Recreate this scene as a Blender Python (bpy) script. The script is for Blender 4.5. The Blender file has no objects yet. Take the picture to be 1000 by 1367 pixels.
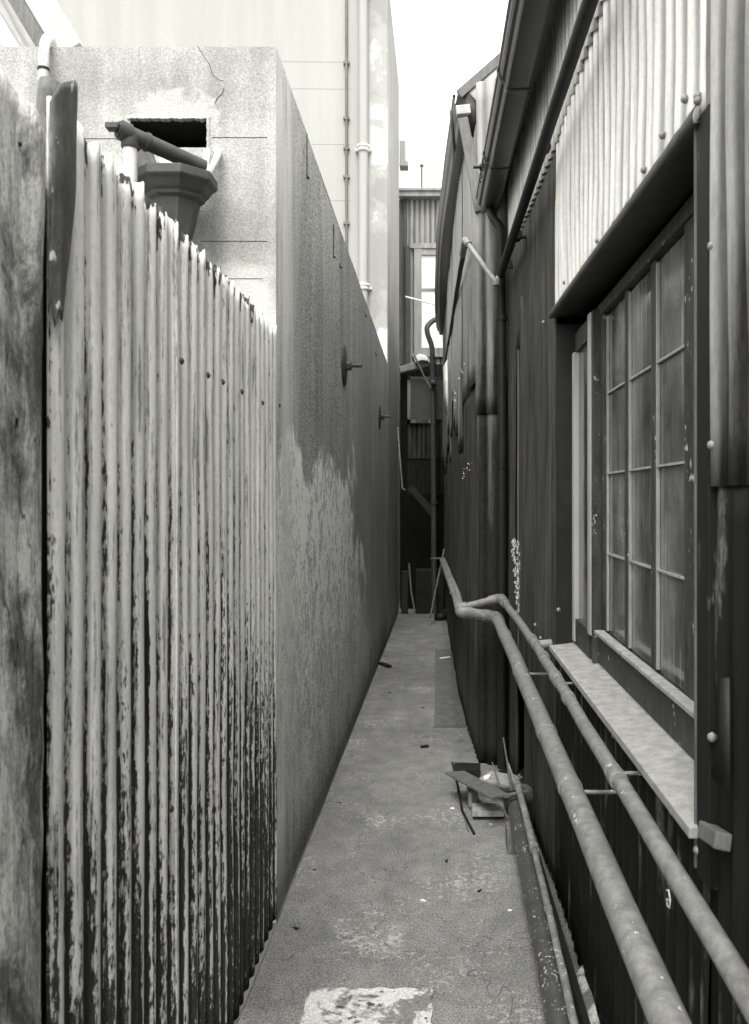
import bpy, math, random
from mathutils import Vector, noise
random.seed(7)
R = math.radians
S = bpy.context.scene
COL = S.collection

# ------------------------------------------------------------------ camera
F = 1100.0; CX, CY = 583.0, 665.0; EYE = 1.58
cam_d = bpy.data.cameras.new("camera"); cam = bpy.data.objects.new("camera", cam_d); COL.objects.link(cam)
cam_d.sensor_fit = 'HORIZONTAL'; cam_d.sensor_width = 36.0; cam_d.lens = 36.0 * F / 1000.0
cam_d.shift_x = -(CX - 500) / 1000.0; cam_d.shift_y = -(683.5 - CY) / 1000.0
cam.location = (0, 0, EYE); cam.rotation_euler = (R(90), 0, 0)
cam_d.clip_start = 0.05; cam_d.clip_end = 2000
cam_d.dof.use_dof = True; cam_d.dof.focus_distance = 4.6; cam_d.dof.aperture_fstop = 11
S.camera = cam
# ------------------------------------------------------------------ sky, sun, exposure
SUN_EL, SUN_ROT = R(58), R(186)
w = bpy.data.worlds.new("World"); S.world = w; w.use_nodes = True
nt = w.node_tree; nt.nodes.clear()
sky = nt.nodes.new('ShaderNodeTexSky'); sky.sky_type = 'NISHITA'; sky.sun_disc = False
sky.sun_elevation = SUN_EL; sky.sun_rotation = SUN_ROT; sky.dust_density = 6.0; sky.air_density = 1.4
bw = nt.nodes.new('ShaderNodeRGBToBW'); tint = nt.nodes.new('ShaderNodeMix'); tint.data_type = 'RGBA'; tint.blend_type = 'MULTIPLY'
tint.inputs[0].default_value = 1; tint.inputs[7].default_value = (1, 1, .955, 1)
bg = nt.nodes.new('ShaderNodeBackground'); bg.inputs[1].default_value = 0.14
ow = nt.nodes.new('ShaderNodeOutputWorld')
nt.links.new(sky.outputs[0], bw.inputs[0])
deck = nt.nodes.new('ShaderNodeMath'); deck.operation = 'MULTIPLY_ADD'; deck.inputs[1].default_value = .55; deck.inputs[2].default_value = 2.6   # even cloud deck
nt.links.new(bw.outputs[0], deck.inputs[0]); nt.links.new(deck.outputs[0], tint.inputs[6])
nt.links.new(tint.outputs[2], bg.inputs[0]); nt.links.new(bg.outputs[0], ow.inputs[0])
sd = bpy.data.lights.new("sun", 'SUN'); sun = bpy.data.objects.new("sun", sd); COL.objects.link(sun)
sd.energy = 0.6; sd.angle = R(25); sd.color = (1, .99, .93)
sv = Vector((math.sin(SUN_ROT) * math.cos(SUN_EL), math.cos(SUN_ROT) * math.cos(SUN_EL), math.sin(SUN_EL)))
sun.rotation_euler = sv.to_track_quat('Z', 'Y').to_euler()
S.view_settings.view_transform = 'Standard'; S.view_settings.look = 'None'
S.view_settings.exposure = 2.0; S.view_settings.gamma = 1.0
S.render.engine = 'CYCLES'
try:
    S.cycles.max_bounces = 8; S.cycles.diffuse_bounces = 5
except Exception: pass

# ------------------------------------------------------------------ helpers
def P(u, v, Y):
    "the place in the alley, Y metres away, seen at photo point u, v"
    return Vector(((u - CX) * Y / F, Y, EYE - (v - CY) * Y / F))

class NT:
    def __init__(s, name):
        s.m = bpy.data.materials.new(name); s.m.use_nodes = True
        s.t = s.m.node_tree; s.b = s.t.nodes['Principled BSDF']
        s.geo = s.t.nodes.new('ShaderNodeNewGeometry'); s.pos = s.geo.outputs['Position']
        sp = s.t.nodes.new('ShaderNodeSeparateXYZ'); s.l(s.pos, sp.inputs[0]); s.X, s.Y, s.Z = sp.outputs
    def l(s, a, b): s.t.links.new(a, b)
    def put(s, v, inp):
        if hasattr(v, 'is_output'): s.l(v, inp)
        else: inp.default_value = v
    def M(s, op, a, b=0.0, c=None):
        n = s.t.nodes.new('ShaderNodeMath'); n.operation = op
        s.put(a, n.inputs[0]); s.put(b, n.inputs[1])
        if c is not None: s.put(c, n.inputs[2])
        return n.outputs[0]
    def noise(s, sc, stretch=(1, 1, 1), det=6, rough=.6, dist=0.0):
        mp = s.t.nodes.new('ShaderNodeMapping'); s.l(s.pos, mp.inputs[0]); mp.inputs['Scale'].default_value = stretch
        n = s.t.nodes.new('ShaderNodeTexNoise'); s.l(mp.outputs[0], n.inputs['Vector'])
        n.inputs['Scale'].default_value = sc; n.inputs['Detail'].default_value = det
        n.inputs['Roughness'].default_value = rough; n.inputs['Distortion'].default_value = dist
        return n.outputs[0]
    def rng(s, v, a, b, c=0.0, d=1.0):
        n = s.t.nodes.new('ShaderNodeMapRange'); s.put(v, n.inputs[0])
        for i, q in enumerate((a, b, c, d)): s.put(q, n.inputs[1 + i])
        return n.outputs[0]
    def attr(s, nm):
        n = s.t.nodes.new('ShaderNodeAttribute'); n.attribute_name = nm; return n.outputs['Fac']
    def mix(s, f, a, b): return s.M('ADD', s.M('MULTIPLY', f, b), s.M('MULTIPLY', s.M('SUBTRACT', 1.0, f), a))
    def finish(s, val, rough=.8, metal=0.0, bump=None, bs=.3, bd=.01, spec=.3, tint=(1, 1, .97)):
        c = s.t.nodes.new('ShaderNodeCombineColor')
        val = s.M('MAXIMUM', val, 0.004)
        for i in range(3): s.put(s.M('MULTIPLY', val, tint[i]), c.inputs[i])
        s.l(c.outputs[0], s.b.inputs['Base Color'])
        s.put(rough, s.b.inputs['Roughness']); s.b.inputs['Metallic'].default_value = metal
        s.b.inputs['Specular IOR Level'].default_value = spec
        if bump is not None:
            bn = s.t.nodes.new('ShaderNodeBump'); bn.inputs['Strength'].default_value = bs; bn.inputs['Distance'].default_value = bd
            s.l(bump, bn.inputs['Height']); s.l(bn.outputs[0], s.b.inputs['Normal'])
        return s.m

def peeled(name, hi, lo, thr=.6, soft=.05, groove=.2, zw=0.0, z0=1.5, st=(22, 22, 2.2), rough=.7, big=2.2, spec=.3, fine=.16, valley_shade=.35, stain=0.0, tv=(.78, 1.12), gr=(.55, .9), rim=None):
    "paint (hi) flaked off to darker iron or wood (lo)"
    n = NT(name)
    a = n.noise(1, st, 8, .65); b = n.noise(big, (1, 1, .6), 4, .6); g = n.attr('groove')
    fl = n.noise(90, (1, 1, .35), 4, .7)
    f = n.M('ADD', n.M('MULTIPLY', a, .75), n.M('MULTIPLY', b, .4))
    f = n.M('ADD', f, n.M('MULTIPLY', n.M('SUBTRACT', g, .5), groove))
    f = n.M('ADD', f, n.M('MULTIPLY', n.M('SUBTRACT', z0, n.Z), zw))
    f = n.M('ADD', f, n.M('MULTIPLY', n.M('SUBTRACT', fl, .5), fine))
    if rim: f = n.M('ADD', f, n.M('MULTIPLY', n.rng(n.Z, rim - .13, rim - .01, 0, 1), n.rng(n.noise(14, (1, 1, .5), 4, .6), .42, .6, .05, .55)))
    k = n.rng(f, thr - soft, thr + soft)
    tone = n.rng(n.noise(5, (3, 3, .5), 5, .6), .3, .7, tv[0], tv[1])
    tone = n.M('MULTIPLY', tone, n.rng(g, gr[0], gr[1], 1.0, 1 - valley_shade))  # shade between the ridges painted into the tone
    if stain:
        sk = n.rng(n.M('ADD', n.noise(1, (38, 60, 2.6), 7, .7), n.M('MULTIPLY', n.M('SUBTRACT', fl, .5), .25)), .55, .62)
        tone = n.M('MULTIPLY', tone, n.M('SUBTRACT', 1.0, n.M('MULTIPLY', sk, stain)))
    fine = n.rng(n.noise(160, (1, 1, .5), 3, .7), .3, .7, .9, 1.1)
    v = n.M('MULTIPLY', n.mix(k, hi, n.M('MULTIPLY', n.rng(fl, .3, .75, .5, 2.0), lo)), n.M('MULTIPLY', tone, fine))
    hgt = n.M('SUBTRACT', n.M('MULTIPLY', fl, .4), k)
    return n.finish(v, n.mix(k, rough, .9), 0, hgt, .35, .003, spec)

def plain(name, v, var=.3, st=(1, 1, 1), sc=12, rough=.7, bs=.25, bd=.004, spec=.3, metal=0, speck=None, speckv=.5, spk=120):
    n = NT(name)
    a = n.noise(sc, st, 7, .65); b = n.noise(sc * 9, st, 4, .7)
    t = n.M('MULTIPLY', n.rng(a, .3, .7, 1 - var, 1 + var), n.rng(b, .3, .7, 1 - var * .5, 1 + var * .5))
    val = n.M('MULTIPLY', t, v)
    if speck is not None:
        s_ = n.M('ADD', n.M('MULTIPLY', n.noise(spk, (1, 1, .6), 3, .6), .7), n.M('MULTIPLY', n.noise(7, (1, 1, 1), 3, .6), .3))
        k = n.rng(s_, speck, speck + .03); val = n.mix(k, val, speckv)
    return n.finish(val, rough, metal, n.M('ADD', a, n.M('MULTIPLY', b, .5)), bs, bd, spec)

class MB:
    def __init__(s): s.v = []; s.f = []; s.sm = []; s.g = []
    def add(s, vs, fs, smooth=False, g=None):
        o = len(s.v); s.v += [Vector(q) for q in vs]; s.g += (g if g else [0.5] * len(vs))
        for f in fs: s.f.append([i + o for i in f]); s.sm.append(smooth)
        return s
    def box(s, a, b):
        x0, y0, z0 = [min(p, q) for p, q in zip(a, b)]; x1, y1, z1 = [max(p, q) for p, q in zip(a, b)]
        return s.add([(x0,y0,z0),(x1,y0,z0),(x1,y1,z0),(x0,y1,z0),(x0,y0,z1),(x1,y0,z1),(x1,y1,z1),(x0,y1,z1)],
                     [(0,3,2,1),(4,5,6,7),(0,1,5,4),(1,2,6,5),(2,3,7,6),(3,0,4,7)])
    def prism(s, poly, ax, a0, a1):
        "poly = list of 2D points in the other two axes, extruded along axis ax"
        n = len(poly)
        def mk(p, h):
            q = list(p); q.insert(ax, h); return q
        vs = [mk(p, a0) for p in poly] + [mk(p, a1) for p in poly]
        fs = [tuple(range(n))[::-1], tuple(range(n, 2 * n))] + [(i, (i + 1) % n, n + (i + 1) % n, n + i) for i in range(n)]
        return s.add(vs, fs)
    def beam(s, p0, p1, w, h, up=(0, 0, 1), warp=0.0, n=1):
        p0 = Vector(p0); p1 = Vector(p1); d = (p1 - p0).normalized(); up = Vector(up)
        sx = d.cross(up).normalized(); uz = sx.cross(d).normalized()
        vs = []
        for i in range(n + 1):
            c = p0.lerp(p1, i / n) + uz * warp * math.sin(math.pi * i / n)
            vs += [c - sx*w/2 - uz*h/2, c + sx*w/2 - uz*h/2, c + sx*w/2 + uz*h/2, c - sx*w/2 + uz*h/2]
        fs = [(0, 1, 2, 3), tuple(4 * n + k for k in (3, 2, 1, 0))]
        for i in range(n):
            for k in range(4): fs.append((4*i + k, 4*(i+1) + k, 4*(i+1) + (k+1) % 4, 4*i + (k+1) % 4))
        return s.add(vs, fs)
    def tube(s, pts, r, seg=14, cap=True, hollow=False):
        pts = [Vector(p) for p in pts]; rs = r if isinstance(r, (list, tuple)) else [r] * len(pts)
        n = len(pts); vs = []; u = None
        for i, p in enumerate(pts):
            d = (pts[min(i + 1, n - 1)] - pts[max(i - 1, 0)]).normalized()
            if u is None: u = d.orthogonal().normalized()
            u = (u - d * u.dot(d)).normalized(); v = d.cross(u)
            for k in range(seg):
                a = 2 * math.pi * k / seg; vs.append(p + (u * math.cos(a) + v * math.sin(a)) * rs[i])
        fs = [(i*seg + k, i*seg + (k+1) % seg, (i+1)*seg + (k+1) % seg, (i+1)*seg + k) for i in range(n-1) for k in range(seg)]
        s.add(vs, fs, True)
        if cap: s.add(vs[:seg], [tuple(range(seg))[::-1]]); s.add(vs[-seg:], [tuple(range(seg))])
        return s
    def lathe(s, c, prof, seg=24, axis=(0, 0, 1), smooth=True, rot=0.0, sy=1.0):
        c = Vector(c); ax = Vector(axis).normalized(); u = ax.orthogonal().normalized()
        if abs(ax.z) > .9: u = Vector((1, 0, 0))
        v = ax.cross(u); vs = []
        for (r, h) in prof:
            for k in range(seg):
                a = 2 * math.pi * k / seg + rot
                vs.append(c + ax * h + (u * math.cos(a) + v * math.sin(a) * sy) * r)
        n = len(prof)
        fs = [(i*seg + k, i*seg + (k+1) % seg, (i+1)*seg + (k+1) % seg, (i+1)*seg + k) for i in range(n-1) for k in range(seg)]
        fs += [tuple(range(seg))[::-1], tuple(range((n-1)*seg, n*seg))]
        return s.add(vs, fs, smooth)
    def corr(s, path, s0, s1, zb, zt, pitch=.0762, amp=.009, dz=.09, res=8, dent=.003, seed=0.0, out=0.0, sharp=1.0, phase=0.0, warp=None):
        "corrugated iron: path(s) -> x, y, nx, ny"
        zb = zb if callable(zb) else (lambda q, c=zb: c); zt = zt if callable(zt) else (lambda q, c=zt: c)
        nc = max(2, int((s1 - s0) / pitch * res)); nz = max(2, int((zt(s0) - zb(s0)) / dz))
        vs = []; g = []
        for i in range(nc + 1):
            q = s0 + (s1 - s0) * i / nc; x, y, nx, ny = path(q); b, t = zb(q), zt(q)
            ph = math.sin(2 * math.pi * q / pitch + phase)
            if sharp != 1.0: ph = math.copysign(abs(ph) ** sharp, ph)
            for j in range(nz + 1):
                z = b + (t - b) * j / nz
                d = dent * 2 * noise.noise(Vector((q * 2.2 + seed, z * 1.7, seed))) + dent * .8 * noise.noise(Vector((q * 11, z * 4, seed + 5)))
                a = amp * ph * (1 + .25 * noise.noise(Vector((q * 4, z * 2.5, seed + 9)))) + d + out
                if warp: a += warp(q, z)
                vs.append((x + nx * a, y + ny * a, z)); g.append(.5 - .5 * ph)
        fs = [(i*(nz+1) + j, (i+1)*(nz+1) + j, (i+1)*(nz+1) + j + 1, i*(nz+1) + j + 1) for i in range(nc) for j in range(nz)]
        return s.add(vs, fs, True, g)
    def sheet(s, rows, smooth=True):
        n = len(rows[0]); vs = [p for r in rows for p in r]
        fs = [(i*n + j, i*n + j + 1, (i+1)*n + j + 1, (i+1)*n + j) for i in range(len(rows)-1) for j in range(n-1)]
        return s.add(vs, fs, smooth)
    def build(s, name, mat, parent=None, solid=0.0, bevel=0.0, disp=0.0):
        off = wloc(parent); me = bpy.data.meshes.new(name)
        me.from_pydata([tuple(q - off) for q in s.v], [], s.f)
        me.polygons.foreach_set('use_smooth', s.sm)
        at = me.attributes.new('groove', 'FLOAT', 'POINT'); at.data.foreach_set('value', s.g)
        me.materials.append(mat); me.update()
        o = bpy.data.objects.new(name, me); COL.objects.link(o)
        if parent is not None: o.parent = parent
        if solid: m = o.modifiers.new('thick', 'SOLIDIFY'); m.thickness = solid; m.offset = 0
        if bevel:
            m = o.modifiers.new('bevel', 'BEVEL'); m.width = bevel; m.segments = 2; m.limit_method = 'ANGLE'
        return o

def wloc(o):
    v = Vector((0, 0, 0))
    while o is not None: v = v + o.location; o = o.parent
    return v
def tag(o, label, cat, group=None):
    o['label'] = label; o['category'] = cat
    if group: o['group'] = group
    return o
def thing(name, label, cat, loc=(0, 0, 0), group=None):
    o = bpy.data.objects.new(name, None); COL.objects.link(o); o.location = loc; o.empty_display_size = .1
    return tag(o, label, cat, group)
def bend(pts, rad, n=6):
    pts = [Vector(p) for p in pts]; out = [pts[0]]
    for i in range(1, len(pts) - 1):
        a, b, c = pts[i-1], pts[i], pts[i+1]
        d0 = (a - b); d1 = (c - b); r = min(rad, d0.length * .45, d1.length * .45)
        p = b + d0.normalized() * r; q = b + d1.normalized() * r
        for k in range(n + 1):
            t = k / n; out.append(p * (1-t)**2 + b * 2*t*(1-t) + q * t*t)
    out.append(pts[-1]); return out
def sag(a, b, n=10, amp=.004, seed=0):
    a = Vector(a); b = Vector(b)
    return [a.lerp(b, i/n) + Vector((0, 0, amp * noise.noise(Vector((i*.6, seed, 1))))) + Vector((amp * noise.noise(Vector((i*.6, seed, 8))), 0, 0)) for i in range(n+1)]

# ------------------------------------------------------------------ materials
def mat_side():
    n = NT('aged_cement_render')
    grain = n.noise(110, (1, .35, 1), 4, .8); streak = n.noise(1, (5, 5, .6), 7, .68); big = n.noise(.9, (1, 1, 1), 5, .6)
    base = n.M('MULTIPLY', n.M('MULTIPLY', n.rng(streak, .3, .7, .72, 1.3), n.rng(big, .3, .7, .85, 1.2)), n.rng(grain, .38, .62, .45, 1.6))
    base = n.M('MULTIPLY', base, .35)
    # scraped lime bloom
    wv = n.noise(1.6, (1, 1, 1), 6, .65, .6)
    dn = n.M('MULTIPLY', n.M('SUBTRACT', wv, .5), 3.2)
    top = n.M('SUBTRACT', n.M('ADD', 1.82, n.M('MULTIPLY', dn, .35)), n.Z)           # below about 1.8 m
    far = n.M('SUBTRACT', n.M('ADD', n.M('ADD', 6.3, n.M('MULTIPLY', n.M('SUBTRACT', 1.5, n.Z), 1.0)), n.M('MULTIPLY', dn, 1.4)), n.Y)
    k1 = n.M('MULTIPLY', n.rng(top, 0, .10), n.rng(far, 0, .5))
    low = n.rng(n.M('ADD', n.Z, n.M('MULTIPLY', dn, .35)), .35, 1.25, .25, 1.0)
    scr = n.rng(n.M('ADD', n.M('MULTIPLY', n.noise(1, (6, 7, 4), 7, .72, 2.0), .6), n.M('MULTIPLY', n.noise(30, (1, .4, .5), 4, .7, 2.0), .4)), .44, .54)
    k = n.M('MULTIPLY', n.M('MULTIPLY', k1, low), n.rng(scr, 0, 1, .22, 1))
    v = n.mix(k, base, n.M('MULTIPLY', n.rng(grain, .35, .65, .7, 1.2), 1.3))
    # pale arris strip by the front corner and fainter streaks to the far end
    ed = n.M('MULTIPLY', n.rng(n.M('ADD', n.Y, n.M('MULTIPLY', dn, .10)), 3.42, 3.85, 1, 0), n.rng(streak, .38, .56, .15, 1))
    v = n.mix(n.M('MULTIPLY', ed, .9), v, .8)
    st2 = n.M('MULTIPLY', n.M('MULTIPLY', n.rng(n.noise(1, (14, 14, .9), 7, .7), .5, .66), n.rng(n.Z, 1.3, 1.9, 1, 0)), n.rng(n.Y, 5, 6, 0, 1))
    v = n.mix(n.M('MULTIPLY', st2, .5), v, .42)
    foot_shade = n.rng(n.M('ADD', n.Z, n.M('MULTIPLY', dn, .12)), .05, .30, .55, 1)        # shade of the gap at the wall foot, painted in
    v = n.M('MULTIPLY', v, foot_shade)
    return n.finish(v, .92, 0, n.M('ADD', n.M('MULTIPLY', grain, .7), streak), .5, .006, .2)
def mat_front():
    n = NT('weathered_concrete')
    grain = n.noise(120, (1, 1, 1), 4, .75); big = n.noise(2.6, (1, 1, 1), 7, .6); st = n.noise(1, (14, 14, 1.6), 6, .6)
    v = n.M('MULTIPLY', n.M('MULTIPLY', n.rng(grain, .37, .63, .75, 1.22), n.rng(big, .35, .65, .8, 1.2)), n.rng(st, .3, .7, .85, 1.15))
    v = n.M('MULTIPLY', v, .33)
    dx = n.M('MULTIPLY', n.M('SUBTRACT', n.X, -1.04), 5.2); dz = n.M('MULTIPLY', n.M('SUBTRACT', n.Z, 3.07), 9)
    d = n.M('ADD', n.M('ADD', n.M('MULTIPLY', dx, dx), n.M('MULTIPLY', dz, dz)), n.M('MULTIPLY', n.M('SUBTRACT', n.noise(9, (1, 1, 1), 6, .7), .5), 4.2))
    k = n.rng(d, .6, 1.1, 1, 0); v = n.mix(n.M('MULTIPLY', k, .8), v, n.M('MULTIPLY', n.rng(grain, .3, .7, .8, 1.1), .45))
    k2 = n.rng(n.M('ADD', n.M('MULTIPLY', n.M('SUBTRACT', 2.72, n.Z), 1.0), n.M('MULTIPLY', n.M('SUBTRACT', big, .5), 2.5)), .1, .5); v = n.mix(n.M('MULTIPLY', k2, .5), v, .6)
    return n.finish(v, .92, 0, n.M('ADD', grain, big), .55, .006, .2)
def mat_tall():
    n = NT('pale_stained_render')
    grain = n.noise(60, (1, 1, 1), 4, .7); big = n.noise(1.5, (1, 1, .8), 7, .62); st = n.noise(1, (6, 6, .5), 6, .6)
    v = n.M('MULTIPLY', n.M('MULTIPLY', n.rng(grain, .3, .7, .94, 1.06), n.rng(st, .3, .7, .93, 1.05)), .31)
    col = n.M('MULTIPLY', n.rng(n.X, -.80, -.72), n.rng(n.X, -.60, -.56, 1, 0))     # the stained band beside the downpipe
    k = n.M('MULTIPLY', col, n.rng(big, .50, .46)); v = n.mix(n.M('MULTIPLY', k, .6), v, .2)
    k = n.M('MULTIPLY', col, n.rng(big, .54, .58)); v = n.mix(k, v, .6)
    return n.finish(v, .9, 0, n.M('ADD', grain, big), .3, .006, .2)
def mat_floor():
    n = NT('worn_concrete_paving')
    grain = n.noise(150, (1, 1, 1), 3, .75); mid = n.noise(9, (1, 1, 1), 8, .7); big = n.noise(1.1, (1, .7, 1), 6, .6)
    v = n.M('MULTIPLY', n.M('MULTIPLY', n.rng(grain, .38, .62, .5, 1.6), n.rng(mid, .36, .64, .8, 1.2)), n.rng(big, .3, .7, .75, 1.25))
    v = n.M('MULTIPLY', v, .175)
    k = n.rng(n.M('ADD', n.M('MULTIPLY', n.noise(40, (1, 1, 1), 5, .8), .6), n.M('MULTIPLY', n.noise(2.3, (1, 1, 1), 3, .6), .4)), .55, .62)
    v = n.mix(n.M('MULTIPLY', k, .55), v, .55)
    k = n.rng(n.noise(48, (1, 1, 1), 3, .6), .33, .29); v = n.mix(n.M('MULTIPLY', k, .6), v, .06)
    cr = n.rng(n.M('ABSOLUTE', n.M('SUBTRACT', n.noise(1.3, (1, .6, 1), 5, .6, .5), .47)), 0, .0022, 1, 0)
    v = n.mix(n.M('MULTIPLY', cr, .75), v, .03)
    return n.finish(v, .85, 0, n.M('SUBTRACT', n.M('ADD', n.M('MULTIPLY', grain, .5), mid), n.M('MULTIPLY', cr, .5)), .5, .006, .3)
def mat_timber():
    n = NT('rotten_grey_timber')
    a = n.noise(1, (46, 50, 7), 9, .8, .4); b = n.noise(4.5, (1, 1.4, .8), 9, .75, .5); c = n.noise(170, (1, 1, .6), 4, .8)
    v = n.M('MULTIPLY', n.M('MULTIPLY', n.rng(a, .36, .64, .55, 1.3), n.rng(b, .42, .56, .25, 1.05)), n.rng(c, .35, .65, .65, 1.3))
    v = n.M('MULTIPLY', v, .95)
    k = n.rng(n.noise(11, (1.6, 1.8, 1.1), 5, .65, .3), .345, .315); v = n.mix(k, v, .012)
    cr = n.rng(n.M('ABSOLUTE', n.M('SUBTRACT', n.noise(1, (9, 12, .8), 3, .6, .3), .5)), .0, .006, 1, 0); v = n.mix(n.M('MULTIPLY', cr, .7), v, .015)
    return n.finish(v, .92, 0, n.M('SUBTRACT', n.M('ADD', a, b), n.M('MULTIPLY', cr, .6)), .8, .015, .15)
def mat_glass():
    n = NT('grimy_window_glass')
    a = n.noise(1, (4, 5, .7), 4, .55, .4); b = n.noise(3.0, (1, 1, 1), 6, .62); g = n.noise(130, (1, 1, .3), 3, .7)
    d = n.M('ADD', n.M('MULTIPLY', a, .55), n.M('MULTIPLY', b, .5))
    v = n.M('MULTIPLY', n.rng(d, .40, .66, .03, .24), n.rng(g, .3, .7, .88, 1.12))
    drip = n.rng(n.M('ADD', n.noise(1, (60, 70, 2.2), 5, .6), n.M('MULTIPLY', b, .2)), .68, .74); v = n.mix(n.M('MULTIPLY', drip, .5), v, .4)
    return n.finish(v, n.rng(d, .4, .66, .05, .30), 0, n.noise(2.5, (1, 1, 1), 2, .5), .15, .03, 1.0)

M_side, M_front, M_tall, M_floor, M_timber, M_glass = mat_side(), mat_front(), mat_tall(), mat_floor(), mat_timber(), mat_glass()
M_fence = peeled('flaking_white_painted_iron', .88, .05, thr=.68, soft=.025, groove=.22, zw=.19, z0=1.40, st=(34, 64, 1.9), fine=.62, valley_shade=.25, gr=(.45, .75), stain=.6, tv=(.70, 1.12), rim=2.26)
M_wlight = peeled('chalky_white_painted_iron', .68, .16, thr=.80, soft=.05, groove=.14, st=(14, 20, 1.2), valley_shade=.55, gr=(.22, .48), stain=.2, fine=.3)
M_wmid = peeled('near_sheet_worn_shaded', .50, .03, thr=.62, soft=.22, groove=.16, zw=.42, z0=2.35, st=(12, 12, .8), valley_shade=.5, gr=(.25, .5))  # fall of light down the sheet painted in, along with wear
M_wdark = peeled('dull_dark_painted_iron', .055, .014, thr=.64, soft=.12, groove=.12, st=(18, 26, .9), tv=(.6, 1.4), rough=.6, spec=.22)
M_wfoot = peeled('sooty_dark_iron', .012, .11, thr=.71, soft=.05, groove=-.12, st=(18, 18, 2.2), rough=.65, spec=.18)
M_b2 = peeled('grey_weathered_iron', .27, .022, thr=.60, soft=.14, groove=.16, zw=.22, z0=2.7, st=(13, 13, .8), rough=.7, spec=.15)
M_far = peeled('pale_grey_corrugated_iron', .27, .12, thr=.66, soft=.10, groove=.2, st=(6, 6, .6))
M_iron = plain('dark_painted_iron', .016, .35, rough=.55, spec=.25)
M_gutter = plain('dark_gutter_paint', .045, .3, (1, .3, 1), rough=.3, spec=.6)
M_cast = plain('cast_iron_grey_paint', .05, .3, rough=.55, spec=.3)
M_black = plain('black_void_paint', .012, .3, rough=.95, spec=.05)  # darkness of unlit hollows put into the colour; joint lines too
M_pipe = plain('dusty_galvanised_pipe', .19, .4, (1, 1, 1), sc=34, rough=.5, spec=.5, speck=.64, speckv=.75, spk=60)
M_pipe_d = plain('dark_tarred_pipe', .06, .3, rough=.45, spec=.5, speck=.60, speckv=.55, spk=80)
M_pipe_t = plain('thin_pipe_grey', .22, .4, sc=20, rough=.5, spec=.5, speck=.60, speckv=.6, spk=70)
M_lead = plain('pale_lead_sheet', .55, .25, sc=9, rough=.6)
M_wood = plain('grey_wood', .12, .35, (6, 6, 1), sc=6, rough=.85)
M_woodp = plain('pale_wood', .32, .3, (6, 6, 1), sc=6, rough=.8)
M_frame = plain('old_painted_window_frame', .05, .5, (4, 4, 1), sc=9, rough=.6, spec=.2, speck=.62, speckv=.45, spk=50)
M_frameb = plain('pale_fresh_timber', .38, .12, (3, 3, .6), sc=7, rough=.6)
M_sill = plain('pale_painted_sill', .32, .3, sc=26, rough=.7)
def mat_patch():
    n = NT('lime_splashed_slab')
    a = n.noise(7, (1, 1, 1), 8, .72, .5); g = n.noise(130, (1, 1, 1), 4, .75); c = n.noise(30, (1, 1, 1), 4, .6)
    k = n.rng(n.M('ADD', a, n.M('MULTIPLY', n.M('SUBTRACT', c, .5), .25)), .46, .52)
    v = n.M('MULTIPLY', n.mix(k, .20, .60), n.rng(g, .36, .64, .65, 1.2))
    v = n.mix(n.rng(c, .36, .33), v, .06)
    return n.finish(v, .9, 0, n.M('ADD', a, g), .5, .006, .2)
M_patch = mat_patch()
M_earth = plain('earth', .14, .3, sc=5, rough=.95, bs=.5, bd=.02)
M_plate = plain('rusted_plate', .12, .35, sc=12, rough=.8)
M_mesh = plain('galvanised_wire', .75, .1, rough=.4, spec=.6)
M_skyglass = plain('sky_white_glass', .70, .05, rough=.12, spec=.6)  # white sky reflection put into the pane colour
M_roof = plain('roof_iron', .42, .2, (1, 1, 1), sc=5, rough=.6)
M_chalk = plain('chalk', .8, .1, rough=.9)

# ------------------------------------------------------------------ the setting: ground and path
def struct(mb, name, mat, **k):
    o = mb.build(name, mat, **k); o['kind'] = 'structure'; return o
g = MB(); g.add([(-900, -900, -.09), (900, -900, -.09), (900, 900, -.09), (-900, 900, -.09)], [(0, 1, 2, 3)])
struct(g, 'ground', M_earth)
def wx(Y): return -.632 + .0095 * (Y - 3.2)        # face of the left-hand wall
ys = [-3 + i * .25 for i in range(58)]; ys = [y for y in ys if y < 11.25] + [11.25]
L = []; Rr = []
for y in ys:
    L.append(wx(y) + .034 + .004 * noise.noise(Vector((y * 4, 0, 0)))); Rr.append(.60)
rows = [[(x0, y, 0), (x1, y, 0)] for x0, x1, y in zip(L, Rr, ys)]
p = MB(); p.sheet([[(L[i], y, -.089), (L[i], y, -.008), (L[i] + .008, y, 0), (Rr[i], y, 0), (Rr[i], y, -.089)] for i, y in enumerate(ys)], False)
p.add([(L[-1], ys[-1], -.089), (L[-1], ys[-1], 0), (.60, ys[-1], 0), (.60, ys[-1], -.089)], [(0, 1, 2, 3)])
struct(p, 'path', M_floor)

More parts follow.
